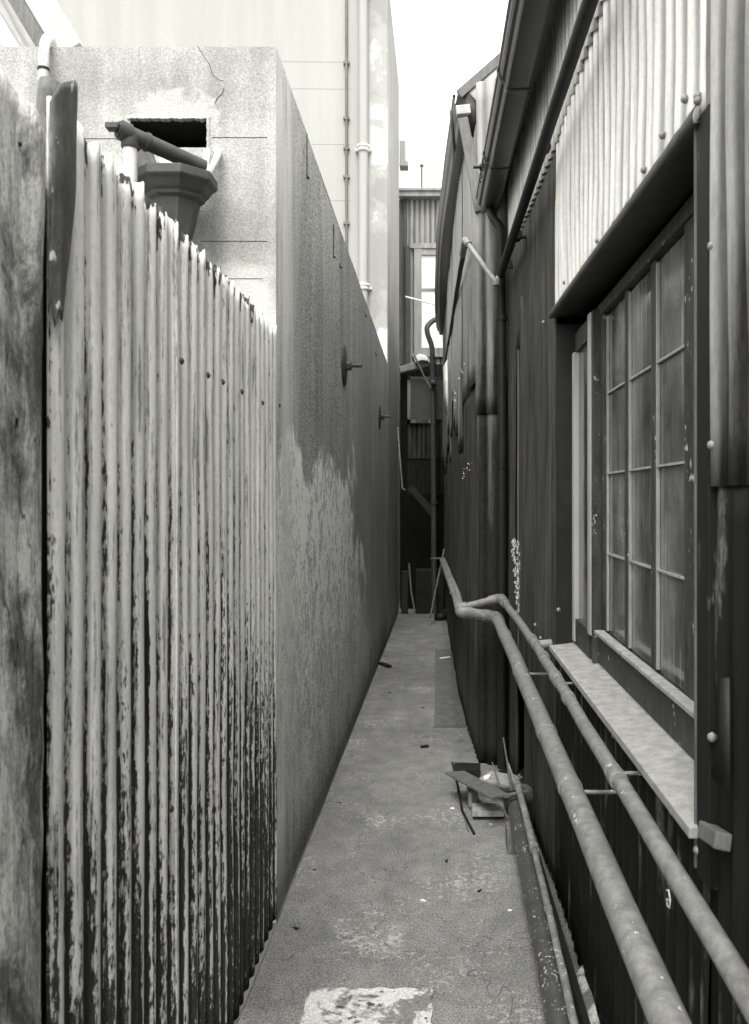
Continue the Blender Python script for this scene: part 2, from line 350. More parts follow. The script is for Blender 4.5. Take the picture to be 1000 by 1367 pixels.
# ------------------------------------------------------------------ left: rendered concrete building
HX0, HX1, HZ0, HZ1 = -1.205, -.90, 2.925, 3.075
FY = 3.24
b1 = thing('concrete_building', 'low rendered concrete building with a scraped pale patch along its passage wall', 'building', (-2, FY, 0))
def topz(y): return 3.355 - .033 * (y - FY)
f = MB()
xs = [-7, HX0, HX1, wx(FY)]; zs = [-.1, HZ0, HZ1, topz(FY)]
for i in range(3):
    for j in range(3):
        if i == 1 and j == 1: continue
        nx = 1 if i != 0 else 1
        f.add([(xs[i], FY, zs[j]), (xs[i+1], FY, zs[j]), (xs[i+1], FY, zs[j+1]), (xs[i], FY, zs[j+1])], [(0, 1, 2, 3)])
D = FY + .22
fr = MB(); fr.add([(HX0, FY, HZ0), (HX1, FY, HZ0), (HX1, FY, HZ1), (HX0, FY, HZ1), (HX0, D, HZ0), (HX1, D, HZ0), (HX1, D, HZ1), (HX0, D, HZ1)],
      [(0, 1, 5, 4), (1, 2, 6, 5), (2, 3, 7, 6), (3, 0, 4, 7)]); fr.build('opening_reveal', M_cast, b1)  # concrete reveal coloured dark for the shade inside the opening
yE = 9.6
f.add([(wx(FY), FY, topz(FY)), (wx(yE), yE, topz(yE)), (-7, yE, topz(yE)), (-7, FY, topz(FY))], [(0, 1, 2, 3)])
f.build('front_wall', M_front, b1)
f = MB(); rows = []
ny = 90
for i in range(ny + 1):
    y = FY + (yE - FY) * i / ny
    rows.append([(wx(y) + .005 * noise.noise(Vector((y * 1.2, z * 1.2, 3))) * (0 if i == 0 else 1), y, z if z < 99 else topz(y)) for z in [-.1, .3, .7, 1.1, 1.5, 1.9, 2.3, 2.7, 3.0, 99]])
f.sheet(rows); f.build('side_wall', M_side, b1)
f = MB(); f.box((HX0, D - .004, HZ0), (HX1, D + .004, HZ1)); f.build('vent_opening', M_black, b1)  # black back panel stands for the unlit depth of the opening
f = MB(); f.box((-1.11, FY - .012, 2.85), (HX1 + .004, FY + .0, 2.955)); f.build('opening_sill', M_sill, b1, bevel=.004)
rg = MB(); ra_ = []
for i in range(61):
    x = HX0 - .01 + (HX1 - HX0 + .02) * i / 60; d_ = .006 + .010 * max(-.4, noise.noise(Vector((x * 60, 0, 5)))) + .004 * noise.noise(Vector((x * 190, 0, 1)))
    ra_.append([(x, FY - .003, HZ1 + .008), (x, FY - .005, HZ1 - d_ * .5), (x, FY + .012, HZ1 - d_)])
rg.sheet(ra_, False); rg.build('broken_edge', M_front, b1, solid=.004)
rg = MB(); ra_ = []
for i in range(31):
    z = HZ0 + (HZ1 - HZ0) * i / 30; d_ = .004 + .008 * max(-.4, noise.noise(Vector((z * 60, 3, 5))))
    ra_.append([(HX1 + .008, FY - .003, z), (HX1 - d_ * .5, FY - .005, z), (HX1 - d_, FY + .012, z)])
rg.sheet(ra_, False); rg.build('broken_edge', M_front, b1, solid=.004)
def crackline(pts, r=.0016):
    c = MB(); c.tube([P(u, v, FY - .0005) for u, v in pts], r, 5); return c
for (u0, u1, v) in ((0, 160, 185), (282, 357, 183.5), (268, 357, 322), (300, 350, 372)):
    n_ = 12; c = MB(); c.tube([P(u0 + (u1-u0)*i/n_, v + .7 * noise.noise(Vector((i*.9, v, 0))), FY - .0005) for i in range(n_+1)], .0011, 5); c.build('mortar_joint', M_black, b1)
c = MB(); c.tube([P(u, v, FY) for u, v in ((264, 62), (271, 74), (280, 86), (283, 98), (291, 106), (298, 108))], .0013, 5)
c.tube([P(u, v, FY) for u, v in ((299, 118), (296, 126), (290, 131), (287, 138))], .0016, 5); c.build('crack', M_iron, b1)
def anchor(Y, z):
    x = wx(Y); pl = MB(); pl.lathe((x, Y, z), [(.02, -.01), (.132, -.005), (.135, .004), (.12, .012), (.04, .02)], 28, (1, 0, 0))
    o = pl.build('wall_anchor', M_cast, b1)
    nb = MB(); nb.lathe((x + .018, Y, z), [(.03, 0), (.032, .004), (.032, .03), (.028, .034)], 6, (1, 0, 0), False); nb.build('nut', M_cast, o)
    rb = MB(); rb.lathe((x + .04, Y, z), [(.012, 0)] + [(.012 + .0015 * (i % 2), .005 + i * .006) for i in range(12)] + [(.011, .08)], 12, (1, 0, 0)); rb.build('threaded_rod', M_cast, o)
anchor(5.42, P(0, 488, 5.42).z); anchor(8.35, P(0, 556, 8.35).z)
# small hooks and slits high on the wall
for (Y, v, ln) in ((3.95, 178, .21), (4.9, 300, .19), (5.2, 352, .02), (6.9, 418, .025), (7.9, 470, .025)):
    q = MB(); x = wx(Y) + .002; z = P(0, v, Y).z
    q.tube([(x, Y, z), (x, Y, z - ln)], .004, 6); q.tube([(x, Y, z - ln), (x + .012, Y, z - ln - .006)], .006, 6)
    q.build('iron_hook', M_iron, b1)

# ------------------------------------------------------------------ the tall wall beyond
b2 = thing('tall_building', 'tall pale rendered building rising behind the low concrete one', 'building', (-3, 9.62, 0))
TX = wx(9.6) - .0
f = MB()
f.add([(-8, 9.62, -.1), (-.570, 9.62, -.1), (-.570, 9.62, 7.7), (-8, 9.62, 7.7), (-8, 12.2, -.1), (-.556, 12.2, -.1), (-.556, 12.2, 7.7), (-8, 12.2, 7.7)],
      [(0, 1, 2, 3), (1, 5, 6, 2), (3, 2, 6, 7), (5, 4, 7, 6), (4, 0, 3, 7)])
f.build('wall', M_tall, b2, bevel=.02)
f = MB(); f.box((-.548, 12.1, 6.46), (-.42, 12.3, 6.54)); f.box((-.548, 12.12, 6.54), (-.46, 12.3, 6.85)); f.build('cornice', M_tall, b2, bevel=.01)
def stain(): pass
f = MB(); Y = 9.62 - .065; xx = P(485, 0, Y).x; f.tube([(xx, Y, 0), (xx, Y, 7.65)], .052, 18)
dp = f.build('rainwater_pipe', M_tall, b2)
for v in (-20, 198, 383):
    z = P(0, v, Y).z; f = MB(); f.lathe((xx, Y, z), [(.055, -.04), (.068, -.038), (.068, -.01), (.06, 0), (.075, .005), (.078, .03), (.055, .036)], 18)
    f.box((xx - .095, Y + .02, z - .02), (xx + .095, Y + .062, z + .01)); f.build('collar', M_lead, dp)
f = MB(); xx = P(462, 0, 9.55).x; f.tube([(xx, 9.59, 0), (xx + .003, 9.59, 4), (xx, 9.59, 7.65)], .015, 8); tp = f.build('conduit', M_wood, b2)
for v in (86, 160, 200, 238, 300): f = MB(); f.box((xx - .035, 9.575, P(0, v, 9.6).z), (xx + .035, 9.615, P(0, v, 9.6).z + .03)); f.build('clip', M_wood, tp)
for v in (82, 118, 192, 267): c = MB(); c.tube([(-2.2, 9.621, P(0, v, 9.62).z), (-1.0, 9.621, P(0, v + 1, 9.62).z)], .0025, 5); c.build('render_joint', M_wood, b2)

# ------------------------------------------------------------------ left fence of corrugated iron and the old timber panel
fx = lambda y: (-.640 + .004 * (y - 1.3), y, 1.0, 0.0)
fe = thing('corrugated_fence', 'tall corrugated iron fence with flaking white paint and a torn top edge', 'fence', (-.64, 2.3, 0))
rnd = random.Random(3)
SY = [1.362, 2.02, 2.66, 3.232]
for k in range(3):
    y0, y1 = SY[k] - (.03 if k else 0), SY[k+1] + .015 if k < 2 else SY[k+1]
    jag = {}
    def top(q, k=k, jag=jag):
        i = int(q / .021)
        if i not in jag: jag[i] = rnd.uniform(-.014, .010) - (rnd.random() < .2) * rnd.uniform(.015, .045)
        f_ = q / .021 - i; jj = jag[i] * (1 - f_) + jag.setdefault(i + 1, rnd.uniform(-.018, .010)) * f_
        return 2.250 + jj + .006 * noise.noise(Vector((q * 90, 0, 3))) + .004 * math.sin(q * 7)
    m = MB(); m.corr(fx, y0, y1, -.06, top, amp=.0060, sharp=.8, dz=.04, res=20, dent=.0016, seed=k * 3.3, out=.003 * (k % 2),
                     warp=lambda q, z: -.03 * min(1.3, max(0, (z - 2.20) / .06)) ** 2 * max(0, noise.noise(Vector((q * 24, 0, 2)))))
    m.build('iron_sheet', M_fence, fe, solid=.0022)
for z in (.35, 1.93):
    m = MB(); m.box((-.72, 1.1, z), (-.665, 3.2, z + .09)); m.build('rail', M_wood, fe)
for y in (1.32, 2.3, 3.15):
    m = MB(); m.box((-.80, y, -.09), (-.722, y + .08, 2.15)); m.build('post', M_wood, fe)
def nail_mesh():
    m = MB(); m.lathe((0, 0, 0), [(.009, 0), (.0095, .002), (.007, .006), (.003, .008)], 8); return m
nl = nail_mesh().build('nail', M_cast, None); nl.location = (0, 0, 0)
def nail(parent, x, y, z, ax, sc=1.0, mat=None, base=[nl]):
    o = base[0].copy() if base[0].parent_type and base[1:] else base[0].copy(); COL.objects.link(o); o.name = 'nail'
    o.parent = parent; o.location = Vector((x, y, z)) - wloc(parent); o.rotation_mode = 'QUATERNION'
    o.rotation_quaternion = Vector(ax).to_track_quat('Z', 'Y'); o.scale = (sc, sc, sc); return o
for (u, v) in ((238, 482), (272, 501), (290, 510), (316, 523), (349, 538), (366, 541), (137, 1169), (174, 1132), (220, 1080), (243, 1049), (274, 1012), (326, 958), (346, 940)):
    Y = .628 * F / (CX - u); Y = (round((Y / .0762) - .25) + .25) * .0762; z = EYE - (v - CY) * Y / F
    nail(fe, fx(Y)[0] + .0155, Y, z, (1, 0, .15), 1.0)
bpy.data.objects.remove(nl)

tf = thing('old_fence_panel', 'rotten grey timber fence panel at the near end of the white iron fence', 'fence', (-.66, 1.0, 0))
rows = []
for i in range(60):
    y = .45 + (1.338 - .45) * i / 59; r = []
    zt = 2.19 + .06 * (1.33 - y) + .03 * noise.noise(Vector((y * 14, 0, 1))) + .012 * noise.noise(Vector((y * 60, 0, 1)))
    if y > 1.27: zt -= .6 * (y - 1.27)
    for j in range(70):
        z = -.08 + (zt + .08) * j / 69
        d = .010 * noise.noise(Vector((y * 9, z * 1.6, 4))) + .006 * noise.noise(Vector((y * 30, z * 3, 7))) + .004 * noise.noise(Vector((y * 8, z * 12, 2)))
        if y > 1.318: d -= (y - 1.318) * .8
        r.append((-.628 + d, y, z))
    r.append((-.70, y, zt - .01)); r.append((-.70, y, -.08)); rows.append(r)
m = MB(); m.sheet(rows); m.add([rows[-1][0], rows[-1][69], rows[-1][70], rows[-1][71]], [(0, 1, 2, 3)]); m.build('boards', M_timber, tf)
m = MB(); m.box((-.76, 1.22, -.08), (-.702, 1.34, 2.0)); m.build('post', M_wood, tf)
m = MB(); m.box((-.74, 1.28, -.08), (-.656, 1.50, 2.10)); m.build('gap_backing', M_iron, fe)  # dark strip added behind the gap to stand for its shade
# curled rusty flashings between panel and fence
M_rust = plain('rusty_flashing', .10, .65, (2, 2, .6), sc=9, rough=.6, speck=.62, speckv=.6, spk=30)
fl = thing('curled_flashing', 'rusty curled iron flashing standing up between timber panel and white fence', 'flashing', (-.66, 1.38, 1.9))
def curl(name, u0, u1, vtop, vbot, Y, rnd_=.35):
    rows = []
    for j in range(14):
        t = j / 13; r = []
        for i in range(13):
            a = i / 12; u = u0 + (u1 - u0) * a
            vt = vtop + (1 - math.sin(math.pi * min(max(a, .0), 1))) ** 1.5 * 22 + 3 * noise.noise(Vector((a * 5, Y, 0)))
            v = vt + (vbot - vt) * t; q = P(u, v, Y); q.y += .03 * (a - .5) ** 2 * 4 * rnd_ - .01 * noise.noise(Vector((a * 3, t * 3, Y)))
            r.append(q)
        rows.append(r)
    m = MB(); m.sheet(rows); m.build(name, M_rust, fl, solid=.003)
curl('flashing_sheet', 37, 90, 103, 330, 1.52, 1.2)
rows = []
for j in range(30):
    t = j / 29; r = []
    for i in range(15):
        a = i / 14; y = 1.338 + .095 * a * (1 - .55 * t ** 2)
        zt = 2.285 - .05 * abs(2 * a - 1.1) ** 2.2 + .01 * noise.noise(Vector((a * 4, 0, 0))); zb = 1.88 + .05 * noise.noise(Vector((a * 7, 1, 0)))
        z = zt + (zb - zt) * t
        r.append((-.628 + .020 * math.sin(math.pi * a) * (1 - .6 * t) + .006 * noise.noise(Vector((a * 3, z * 5, 3))), y, z))
    rows.append(r)
m = MB(); m.sheet(rows); m.build('flashing_sheet', M_rust, fl, solid=.002)
m = MB(); m.tube([P(99, 145, 1.42), P(98, 128, 1.42), P(97, 124, 1.42)], [.004, .002, .001], 6); m.build('spike', M_iron, fl)

# ------------------------------------------------------------------ hopper head, pipes behind the fence
HY = 3.07
hc = P(234, 236, HY)
hp = thing('rainwater_hopper', 'dark octagonal rainwater hopper head fixed to the concrete wall above the fence', 'hopper', hc - Vector((0, 0, .3)))
m = MB(); m.lathe(hc, [(.048, -.30), (.055, -.26), (.085, -.13), (.092, -.10), (.108, -.09), (.112, -.078), (.122, -.07), (.14, -.045), (.152, -.036), (.156, -.03), (.156, 0), (.146, .002), (.142, -.02), (.09, -.06)], 8, smooth=False, rot=R(22.5), sy=.9)
m.build('bowl', M_cast, hp, bevel=.002)
m = MB(); m.tube([hc + Vector((0, 0, -.29)), hc + Vector((0, 0, -1.4)), (hc.x, hc.y, -.05)], .038, 14); m.build('downpipe', M_cast, hp)
ip = thing('waste_pipe', 'dark iron waste pipe with a tee sloping down into the hopper head', 'pipe', P(160, 172, 2.93))
a, b = P(157, 172, 2.90), P(272, 224, 3.12)
m = MB(); m.tube([a, b], .029, 18); m.build('pipe', M_cast, ip)
d = (b - a).normalized(); m = MB(); m.tube([a + d * .008, a + d * .008 + d * .035], .035, 18); m.tube([a - d * .022, a - d * .021], .02, 4); m.tube([a + d * .1, a + d * .112], .034, 18)
m.build('tee', M_cast, ip)
m = MB(); m.box(a - d * .03 - Vector((.012, .01, .012)), a - d * .0 + Vector((.012, .01, .012))); m.build('plug', M_cast, ip, bevel=.002)
m = MB(); e = a + d * .045; m.tube([e, e + Vector((0, 0, -.045)), e + Vector((0, 0, -.05)), ], [.03, .031, .028], 18); m.build('socket', M_cast, ip)
m = MB(); m.tube([e + Vector((0, 0, -.04)), e + Vector((0, .01, -.5)), (e.x, e.y + .01, -.05)], .024, 16); m.build('branch_pipe', M_lead, ip)
lp = thing('lead_pipe', 'short pale bent lead pipe beside the opening in the concrete wall', 'pipe', P(285, 230, 3.17))
m = MB(); m.tube(bend([P(271, 246, 3.15), P(283, 225, 3.16), P(292, 206, 3.19), P(289, 199, 3.26)], .05), .014, 12); m.build('pipe', M_lead, lp)
m = MB(); m.beam(P(273, 232, 3.17), P(277, 199, 3.20), .028, .006, (0, 1, 0)); m.build('strap', M_sill, lp)
jf = thing('bent_lead_flashing', 'bent scraps of lead flashing lying in the hopper head', 'flashing', hc)
m = MB(); m.sheet([[P(u, v, y) + Vector((0, .02 * math.sin(i), 0)) for i, (u, v) in enumerate(r)] for r, y in (([(176, 210), (188, 196), (196, 193), (204, 203)], 3.12), ([(178, 235), (190, 230), (205, 225), (213, 232)], 3.05))]); m.build('flap', M_cast, jf, solid=.004)
m = MB(); m.sheet([[P(u, v, y) for (u, v) in r] for r, y in (([(212, 206), (222, 211), (234, 214), (243, 224)], 3.10), ([(216, 232), (226, 236), (238, 236), (248, 236)], 3.05))]); m.build('flap', M_lead, jf, solid=.003)
gp = thing('vent_pipe', 'pale gooseneck pipe hooked over the top of the concrete wall', 'pipe', P(60, 110, 3.2))
m = MB(); m.tube(bend([P(58, 150, 3.19), P(58, 98, 3.19), P(59, 62, 3.19), P(63, 50, 3.24), P(68, 54, 3.34), P(70, 62, 3.40)], .04), .019, 14); m.build('pipe', M_lead, gp)
m = MB(); z = P(58, 92, 3.19).z; m.tube([(P(58, 0, 3.19).x, 3.19, z - .006), (P(58, 0, 3.19).x, 3.19, z + .004)], .022, 14); m.build('collar', M_iron, gp)

# ------------------------------------------------------------------ neighbour's roof beyond, top left
nb = thing('neighbouring_house', 'neighbouring house whose dark roof edge shows over the concrete wall', 'house', (-5, 7.0, 0))
m = MB(); m.box((-9, 6.6, -.1), (-3.05, 9.4, 4.1)); m.build('wall', M_tall, nb)
m = MB(); a0 = P(97, 56, 6.3); tdir = P(46, -30, 6.3) - a0
for k, (o1, th, mt) in enumerate(((0, .05, M_roof), (.11, .04, M_wood), (.22, .05, M_roof))):
    q = MB(); s = a0 + Vector((-o1 * 2.0, 0, -o1 * .3)); q.beam(s - tdir * .12, s + tdir * 3.2, .10, th + .06, (0, 1, 0)); q.build('barge_board', mt, nb)
q = MB(); q.add([a0 + Vector((-.3, .05, -.2)), a0 + tdir * 3 + Vector((-.3, .05, 0)), a0 + tdir * 3 + Vector((-.3, 3.2, 0)), a0 + Vector((-.3, 3.2, -.2))], [(0, 1, 2, 3)]); q.build('roof', M_roof, nb, solid=.02)

# ------------------------------------------------------------------ right: corrugated iron building with the window
WX = .480
def rx(y):
    x = WX if y < 3.3 else WX - .052 * (y - 3.3) / 1.45
    return (x, y, -1.0, 0.0)
ib = thing('iron_building', 'near corrugated iron building on the right with the long window', 'building', (1.5, 2.0, 0))
WY0, WY1, WZ0, WZ1 = 1.48, 3.27, 1.0, 2.25     # window opening
LAP = 2.985
m = MB()
m.add([(.64, -3, -.05), (5, -3, -.05), (5, 4.76, -.05), (.64, 4.76, -.05), (.64, -3, 3.58), (5, -3, 3.58), (5, 4.76, 3.58), (.64, 4.76, 3.58)],
      [(0, 3, 2, 1), (4, 5, 6, 7), (0, 1, 5, 4), (1, 2, 6, 5), (2, 3, 7, 6), (3, 0, 4, 7)]); m.build('inner_wall', M_black, ib)
def bulge(c0, c1, amt):
    return lambda q, z: amt * math.exp(-((q - c0) / .12) ** 2 - ((z - c1) / .18) ** 2)
def panel(y0, y1, z0, z1, mat, name='iron_sheet', **k):
    m = MB(); m.corr(rx, y0, y1, z0, z1, **k); return m.build(name, mat, ib, solid=.0016)
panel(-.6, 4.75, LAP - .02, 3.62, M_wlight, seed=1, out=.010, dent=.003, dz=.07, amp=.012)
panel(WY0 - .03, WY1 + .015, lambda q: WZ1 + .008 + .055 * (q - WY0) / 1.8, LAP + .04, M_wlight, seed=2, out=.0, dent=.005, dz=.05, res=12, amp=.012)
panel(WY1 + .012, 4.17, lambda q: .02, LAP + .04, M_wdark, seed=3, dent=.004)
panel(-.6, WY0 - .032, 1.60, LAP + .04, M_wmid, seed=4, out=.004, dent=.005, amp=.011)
panel(-.6, WY0 - .03, .02, 1.63, M_wfoot, seed=5, out=-.003, dent=.005)
panel(WY0 - .03, WY1 + .01, .02, WZ0 - .02, M_wfoot, seed=6, dent=.006)
# torn corner sheet: far strip hangs loose and leaves a dark gap
m = MB(); m.corr(rx, 4.43, 4.75, .05, LAP + .03, seed=8, dent=.006, warp=lambda q, z: .02 * max(0, 1.4 - abs(z - 1.6)) * (4.75 - q)); m.build('loose_sheet', M_wdark, ib, solid=.0016)
rows = []
for j in range(24):
    t = j / 23; z = .6 + 2.0 * t; wdt = .10 * math.sin(math.pi * min(1, t * 1.05)) + .02
    rows.append([(rx(4.17)[0] + .004 - .03 * math.sin(a * 2.2), 4.15 + wdt * a, z) for a in (0, .35, .7, 1)])
m = MB(); m.sheet(rows); m.build('bent_sheet_edge', M_wdark, ib, solid=.002)
panel(4.16, 4.45, 2.38, LAP + .02, M_wdark, seed=12, out=.003)
m = MB(); m.box((.433, 4.42, .6), (.443, 4.43, 2.38)); m.build('corner_strip', M_wood, ib)
# wire netting showing in the gap
m = MB(); 
rw = random.Random(2)
for j in range(34):
    t = j / 33; v = 722 + 112 * t; ua = 683 + 9 * t; ub = 690 + 15 * t ** .7
    for i in range(7):
        if rw.random() < .22: continue
        u = rw.uniform(-1.2, 1.2) + ua + (ub - ua) * (i + (.5 if j % 2 else 0)) / 5.5
        c = P(u, v, 4.22 + .012 * math.sin(i * 2.1 + j)); c.x += .004 * noise.noise(Vector((i, j, 1))); s_ = rw.uniform(.005, .011); c.z += rw.uniform(-.005, .005); w_ = (ub - ua) * 4.2 / F / 11
        m.tube([c + Vector((-w_, 0, -s_ * .3)), c + Vector((0, 0, s_ * .4)), c + Vector((w_, 0, -s_ * .3))], .0019, 4, False)
        m.tube([c + Vector((0, 0, s_ * .4)), c + Vector((0, 0, s_ * 1.3))], .0019, 4, False)
o = m.build('wire_netting', M_mesh, None); tag(o, 'torn strip of pale wire netting hanging in the gap between iron sheets', 'netting')
# head flashing and near jamb board
m = MB()
n_ = 46; rows = []
for i in range(n_ + 1):
    y = WY0 - .03 + (WY1 - WY0 + .05) * i / n_; w_ = .003 * noise.noise(Vector((y * 22, 0, 0))); z = WZ1 - .004 + w_ + .055 * (y - WY0) / 1.8
    rows.append([(.60, y, z + .008), (.47, y, z), (.452 + w_, y, z - .006), (.449 + w_, y, z + .006), (.452, y, z + .02), (.460, y, z + .03)])
m.sheet(rows); m.build('head_flashing', M_cast, ib, solid=.002)
m = MB(); m.box((.463, WY0 - .075, WZ0 - .09), (.60, WY0 - .012, WZ1 + .004)); m.build('jamb_board', M_wfoot, ib, bevel=.003)
m = MB(); m.box((.461, WY0 - .0095, WZ0 - .08), (.466, WY0 - .004, WZ1 - .005)); m.build('jamb_bead', M_wood, ib)
m = MB(); m.box((.474, WY1, WZ0), (.60, WY1 + .02, WZ1 + .02)); m.build('jamb_board', M_iron, ib)
# the window
GX = .585
win = MB()
def vbar(y0, y1, x0=GX - .02, x1=GX + .015, z0=WZ0 + .13, z1=WZ1): win.box((x0, y0, z0), (x1, y1, z1))
win.box((GX - .028, WY0 - .02, WZ0 + .012), (GX + .02, 2.85, WZ0 + .12))       # bottom rail
win.box((GX - .022, WY0 - .02, WZ1 - .04), (GX + .02, WY1, WZ1 + .0))
win.box((GX - .016, 1.78, WZ0 + .12), (GX + .016, 1.895, WZ1 - .042))          # near stile
win.box((GX - .018, 2.80, WZ0 + .01), (GX + .018, 2.845, WZ1 - .042))
colY = [(1.895, 2.168), (2.212, 2.478), (2.522, 2.800)]
win.box((GX - .010, 2.168, WZ0 + .12), (GX + .012, 2.212, WZ1 - .042)); win.box((GX - .010, 2.478, WZ0 + .12), (GX + .012, 2.522, WZ1 - .042))
wn = win.build('window', M_frame, ib, bevel=.002)
colZ = [WZ0 + .12 + (WZ1 - .042 - WZ0 - .12) * i / 4 for i in range(5)]
m = MB(); m.box((GX - .05, WY0 - .015, WZ0 + .12), (GX - .018, 2.80, WZ0 + .132)); m.build('ledge', M_woodp, wn, bevel=.002)
for y0, y1 in colY:
    for j in range(4):
        m = MB(); m.box((GX + .001, y0 - .003, colZ[j] + .004), (GX + .005, y1 + .003, colZ[j+1] - .004)); m.build('pane', M_glass, wn)
for j in range(1, 4):
    for y0, y1 in colY:
        m = MB(); m.box((GX - .008, y0, colZ[j] - .003), (GX + .0, y1 - .007, colZ[j] + .003)); m.build('glazing_bar', M_woodp, wn)
# bright putty lines beside the mullions
for y0, y1 in colY:
    m = MB(); m.box((GX - .008, y1 - .008, colZ[0] + .01), (GX, y1 - .0005, colZ[4] - .01)); m.build('putty', M_woodp, wn)
m = MB()
m.box((GX - .05, 3.215, WZ0 + .02), (GX - .015, 3.258, WZ1 - .10))
m.box((GX - .05, 2.875, WZ0 + .10), (GX - .015, 2.925, WZ1 - .02))
cs = m.build('casement', M_frameb, wn, bevel=.002)
m = MB(); m.box((GX - .045, 2.846, WZ0 + .012), (GX - .012, 2.874, WZ1 - .02)); m.box((GX - .044, 2.926, WZ1 - .10), (GX - .016, 3.214, WZ1 - .03)); m.box((GX - .044, 2.926, WZ0 + .014), (GX - .016, 3.214, WZ0 + .11)); m.build('casement_rail', M_frame, wn)
m = MB(); m.box((GX - .03, 2.926, WZ0 + .11), (GX - .026, 3.214, WZ1 - .10)); m.build('pane', M_glass, wn)
m = MB(); m.prism([(.447, WZ0 - .024), (.447, WZ0 - .004), (GX - .026, WZ0 + .010), (GX + .02, WZ0 + .010), (GX + .02, WZ0 - .024)], 1, WY0 - .02, WY1 - .003)
m.build('sill', M_sill, wn, bevel=.002)
# nails
NL = MB(); NL.lathe((0, 0, 0), [(.003, -.006), (.0085, 0), (.009, .002), (.007, .007), (.0035, .0095)], 7)
me_o = NL.build('nail', plain('nail_metal', .22, .3, sc=60, rough=.4, spec=.6), None); base_mesh = me_o.data; bpy.data.objects.remove(me_o)
def nail2(u, v, X=.468):
    Y = X * F / (u - CX); o = bpy.data.objects.new('nail', base_mesh); COL.objects.link(o); o.parent = ib
    Y = (round(Y / .0762 - .25) + .25) * .0762
    z = EYE - (v - CY) * Y / F
    if abs(z - WZ1) < .04 and WY0 < Y < WY1: z = WZ1 + .075 + random.uniform(-.01, .015)
    o.location = Vector((rx(Y)[0] - .013 + .0, Y, z)) - wloc(ib); o.rotation_euler = (R(random.uniform(-8, 8)), R(-90 + random.uniform(-14, 4)), 0)
for u, v in ((943, 128), (928, 134), (914, 166), (881, 214), (860, 249), (841, 272), (821, 297), (807, 322), (796, 338), (782, 357), (763, 380), (757, 377), (742, 417), (730, 430),
             (954, 328), (956, 594), (960, 984), (748, 814), (721, 834), (727, 852), (738, 864), (745, 869), (823, 982), (905, 1083), (939, 1135), (704, 1035), (701, 1050), (869, 1037), (747, 1050), (664, 560)):
    nail2(u, v)
# torn flap, wood block and elbow by the near foot of the window
m = MB(); m.sheet([[P(962, 905, 1.33), P(974, 905, 1.31)], [P(960, 980, 1.33), P(975, 985, 1.31)], [P(949, 1037, 1.32), P(975, 1060, 1.29)]]); m.build('torn_flap', M_iron, ib, solid=.002)
wb = thing('wood_block', 'short wooden block wedged under the near end of the sill', 'block', P(955, 1118, 1.36))
m = MB(); m.beam(P(942, 1108, 1.42), P(966, 1124, 1.33), .028, .028, (.2, 0, 1)); m.build('block', M_wood, wb, bevel=.003)
# roof, soffit, gutter of iron building
def g1(y): return (.262 - .028 * (y - 2.8) / 2.1, 3.265)
def gutter_rows(pts, prof):
    return [[(x + px, y, z + pz) for (px, pz) in prof] for (x, y, z) in pts]
prof = [(.010, .085), (.004, .092), (-.003, .088), (-.003, .078), (.004, .072), (.006, .052), (.014, .040), (.026, .034), (.028, .026), (.030, .008), (.036, .0), (.045, -.003), (.120, .002), (.132, .01), (.136, .09)]
pts = []
for i in range(34):
    y = -.5 + 5.35 * i / 33; x, z = g1(y); pts.append((x + .004 * noise.noise(Vector((y, 0, 0))), y, z + .006 * noise.noise(Vector((y * 1.4, 3, 0)))))
m = MB(); m.sheet(gutter_rows(pts, prof), False)
gt = m.build('gutter', M_gutter, ib, solid=.003)
m = MB(); q = pts[-1]; m.add([(q[0] + a_, q[1], q[2] + b_) for a_, b_ in prof], [tuple(range(len(prof)))]); m.build('stop_end', M_gutter, gt, solid=.003)
for i in (8, 16, 24, 29):
    q = pts[i]; m = MB(); m.sheet([[(q[0] + a_ - (.004 if k_ < 6 else 0), q[1] + dy, q[2] + b_ - .004) for k_, (a_, b_) in enumerate(prof)] for dy in (0, .03)]); m.build('joint_strap', M_gutter, gt, solid=.002)
m = MB(); m.add([(.37, -1, 3.34), (.37, 4.84, 3.34), (.49, 4.84, 3.60), (.49, -1, 3.60)], [(0, 1, 2, 3)]); m.build('soffit', M_iron, ib, solid=.01)
m = MB(); m.corr(lambda q: (.3, q, 0, 0), 0, .1, 0, .1)
m = MB(); rws = []
for i in range(330):
    y = -1 + 5.9 * i / 329; dz_ = .008 * math.sin(2 * math.pi * y / .0762); rws.append([(.30, y, 3.375 + dz_), (3.0, y, 5.0 + dz_)])
m.sheet(rws); m.build('roof', M_roof, ib)
m = MB(); q = P(657, 291, 4.74); m.tube(bend([(.31, 4.79, 3.27), (.325, 4.77, 3.20), (.368, 4.74, 3.14), (.375, 4.735, 2.2), (.375, 4.735, .03)], .05), .026, 14); m.build('downpipe', M_iron, ib)
for z in (2.6, 1.75, .9): m = MB(); m.tube([(.375, 4.735, z), (.375, 4.735, z + .03)], .031, 14); m.build('pipe_collar', M_iron, ib)
# bolt and twisted wire holding the gutter
m = MB(); a, b = P(632, 223, 4.35), P(664, 223, 4.35); m.tube([a, b], .0085, 8); m.tube([a.lerp(b, .25), a.lerp(b, .36)], .017, 6); bo = m.build('tie_bolt', M_iron, None); tag(bo, 'iron bolt poking out under the gutter of the near iron building', 'bolt')
m = MB(); pp = [P(650 + 1.6 * math.sin(i * 1.9) - i * .55, 196 + i * 2.8, 4.30) for i in range(18)]; m.tube(pp, .004, 5); wo = m.build('twisted_wire', M_iron, None); tag(wo, 'twisted wire hanging from the gutter edge beside the bolt', 'wire')

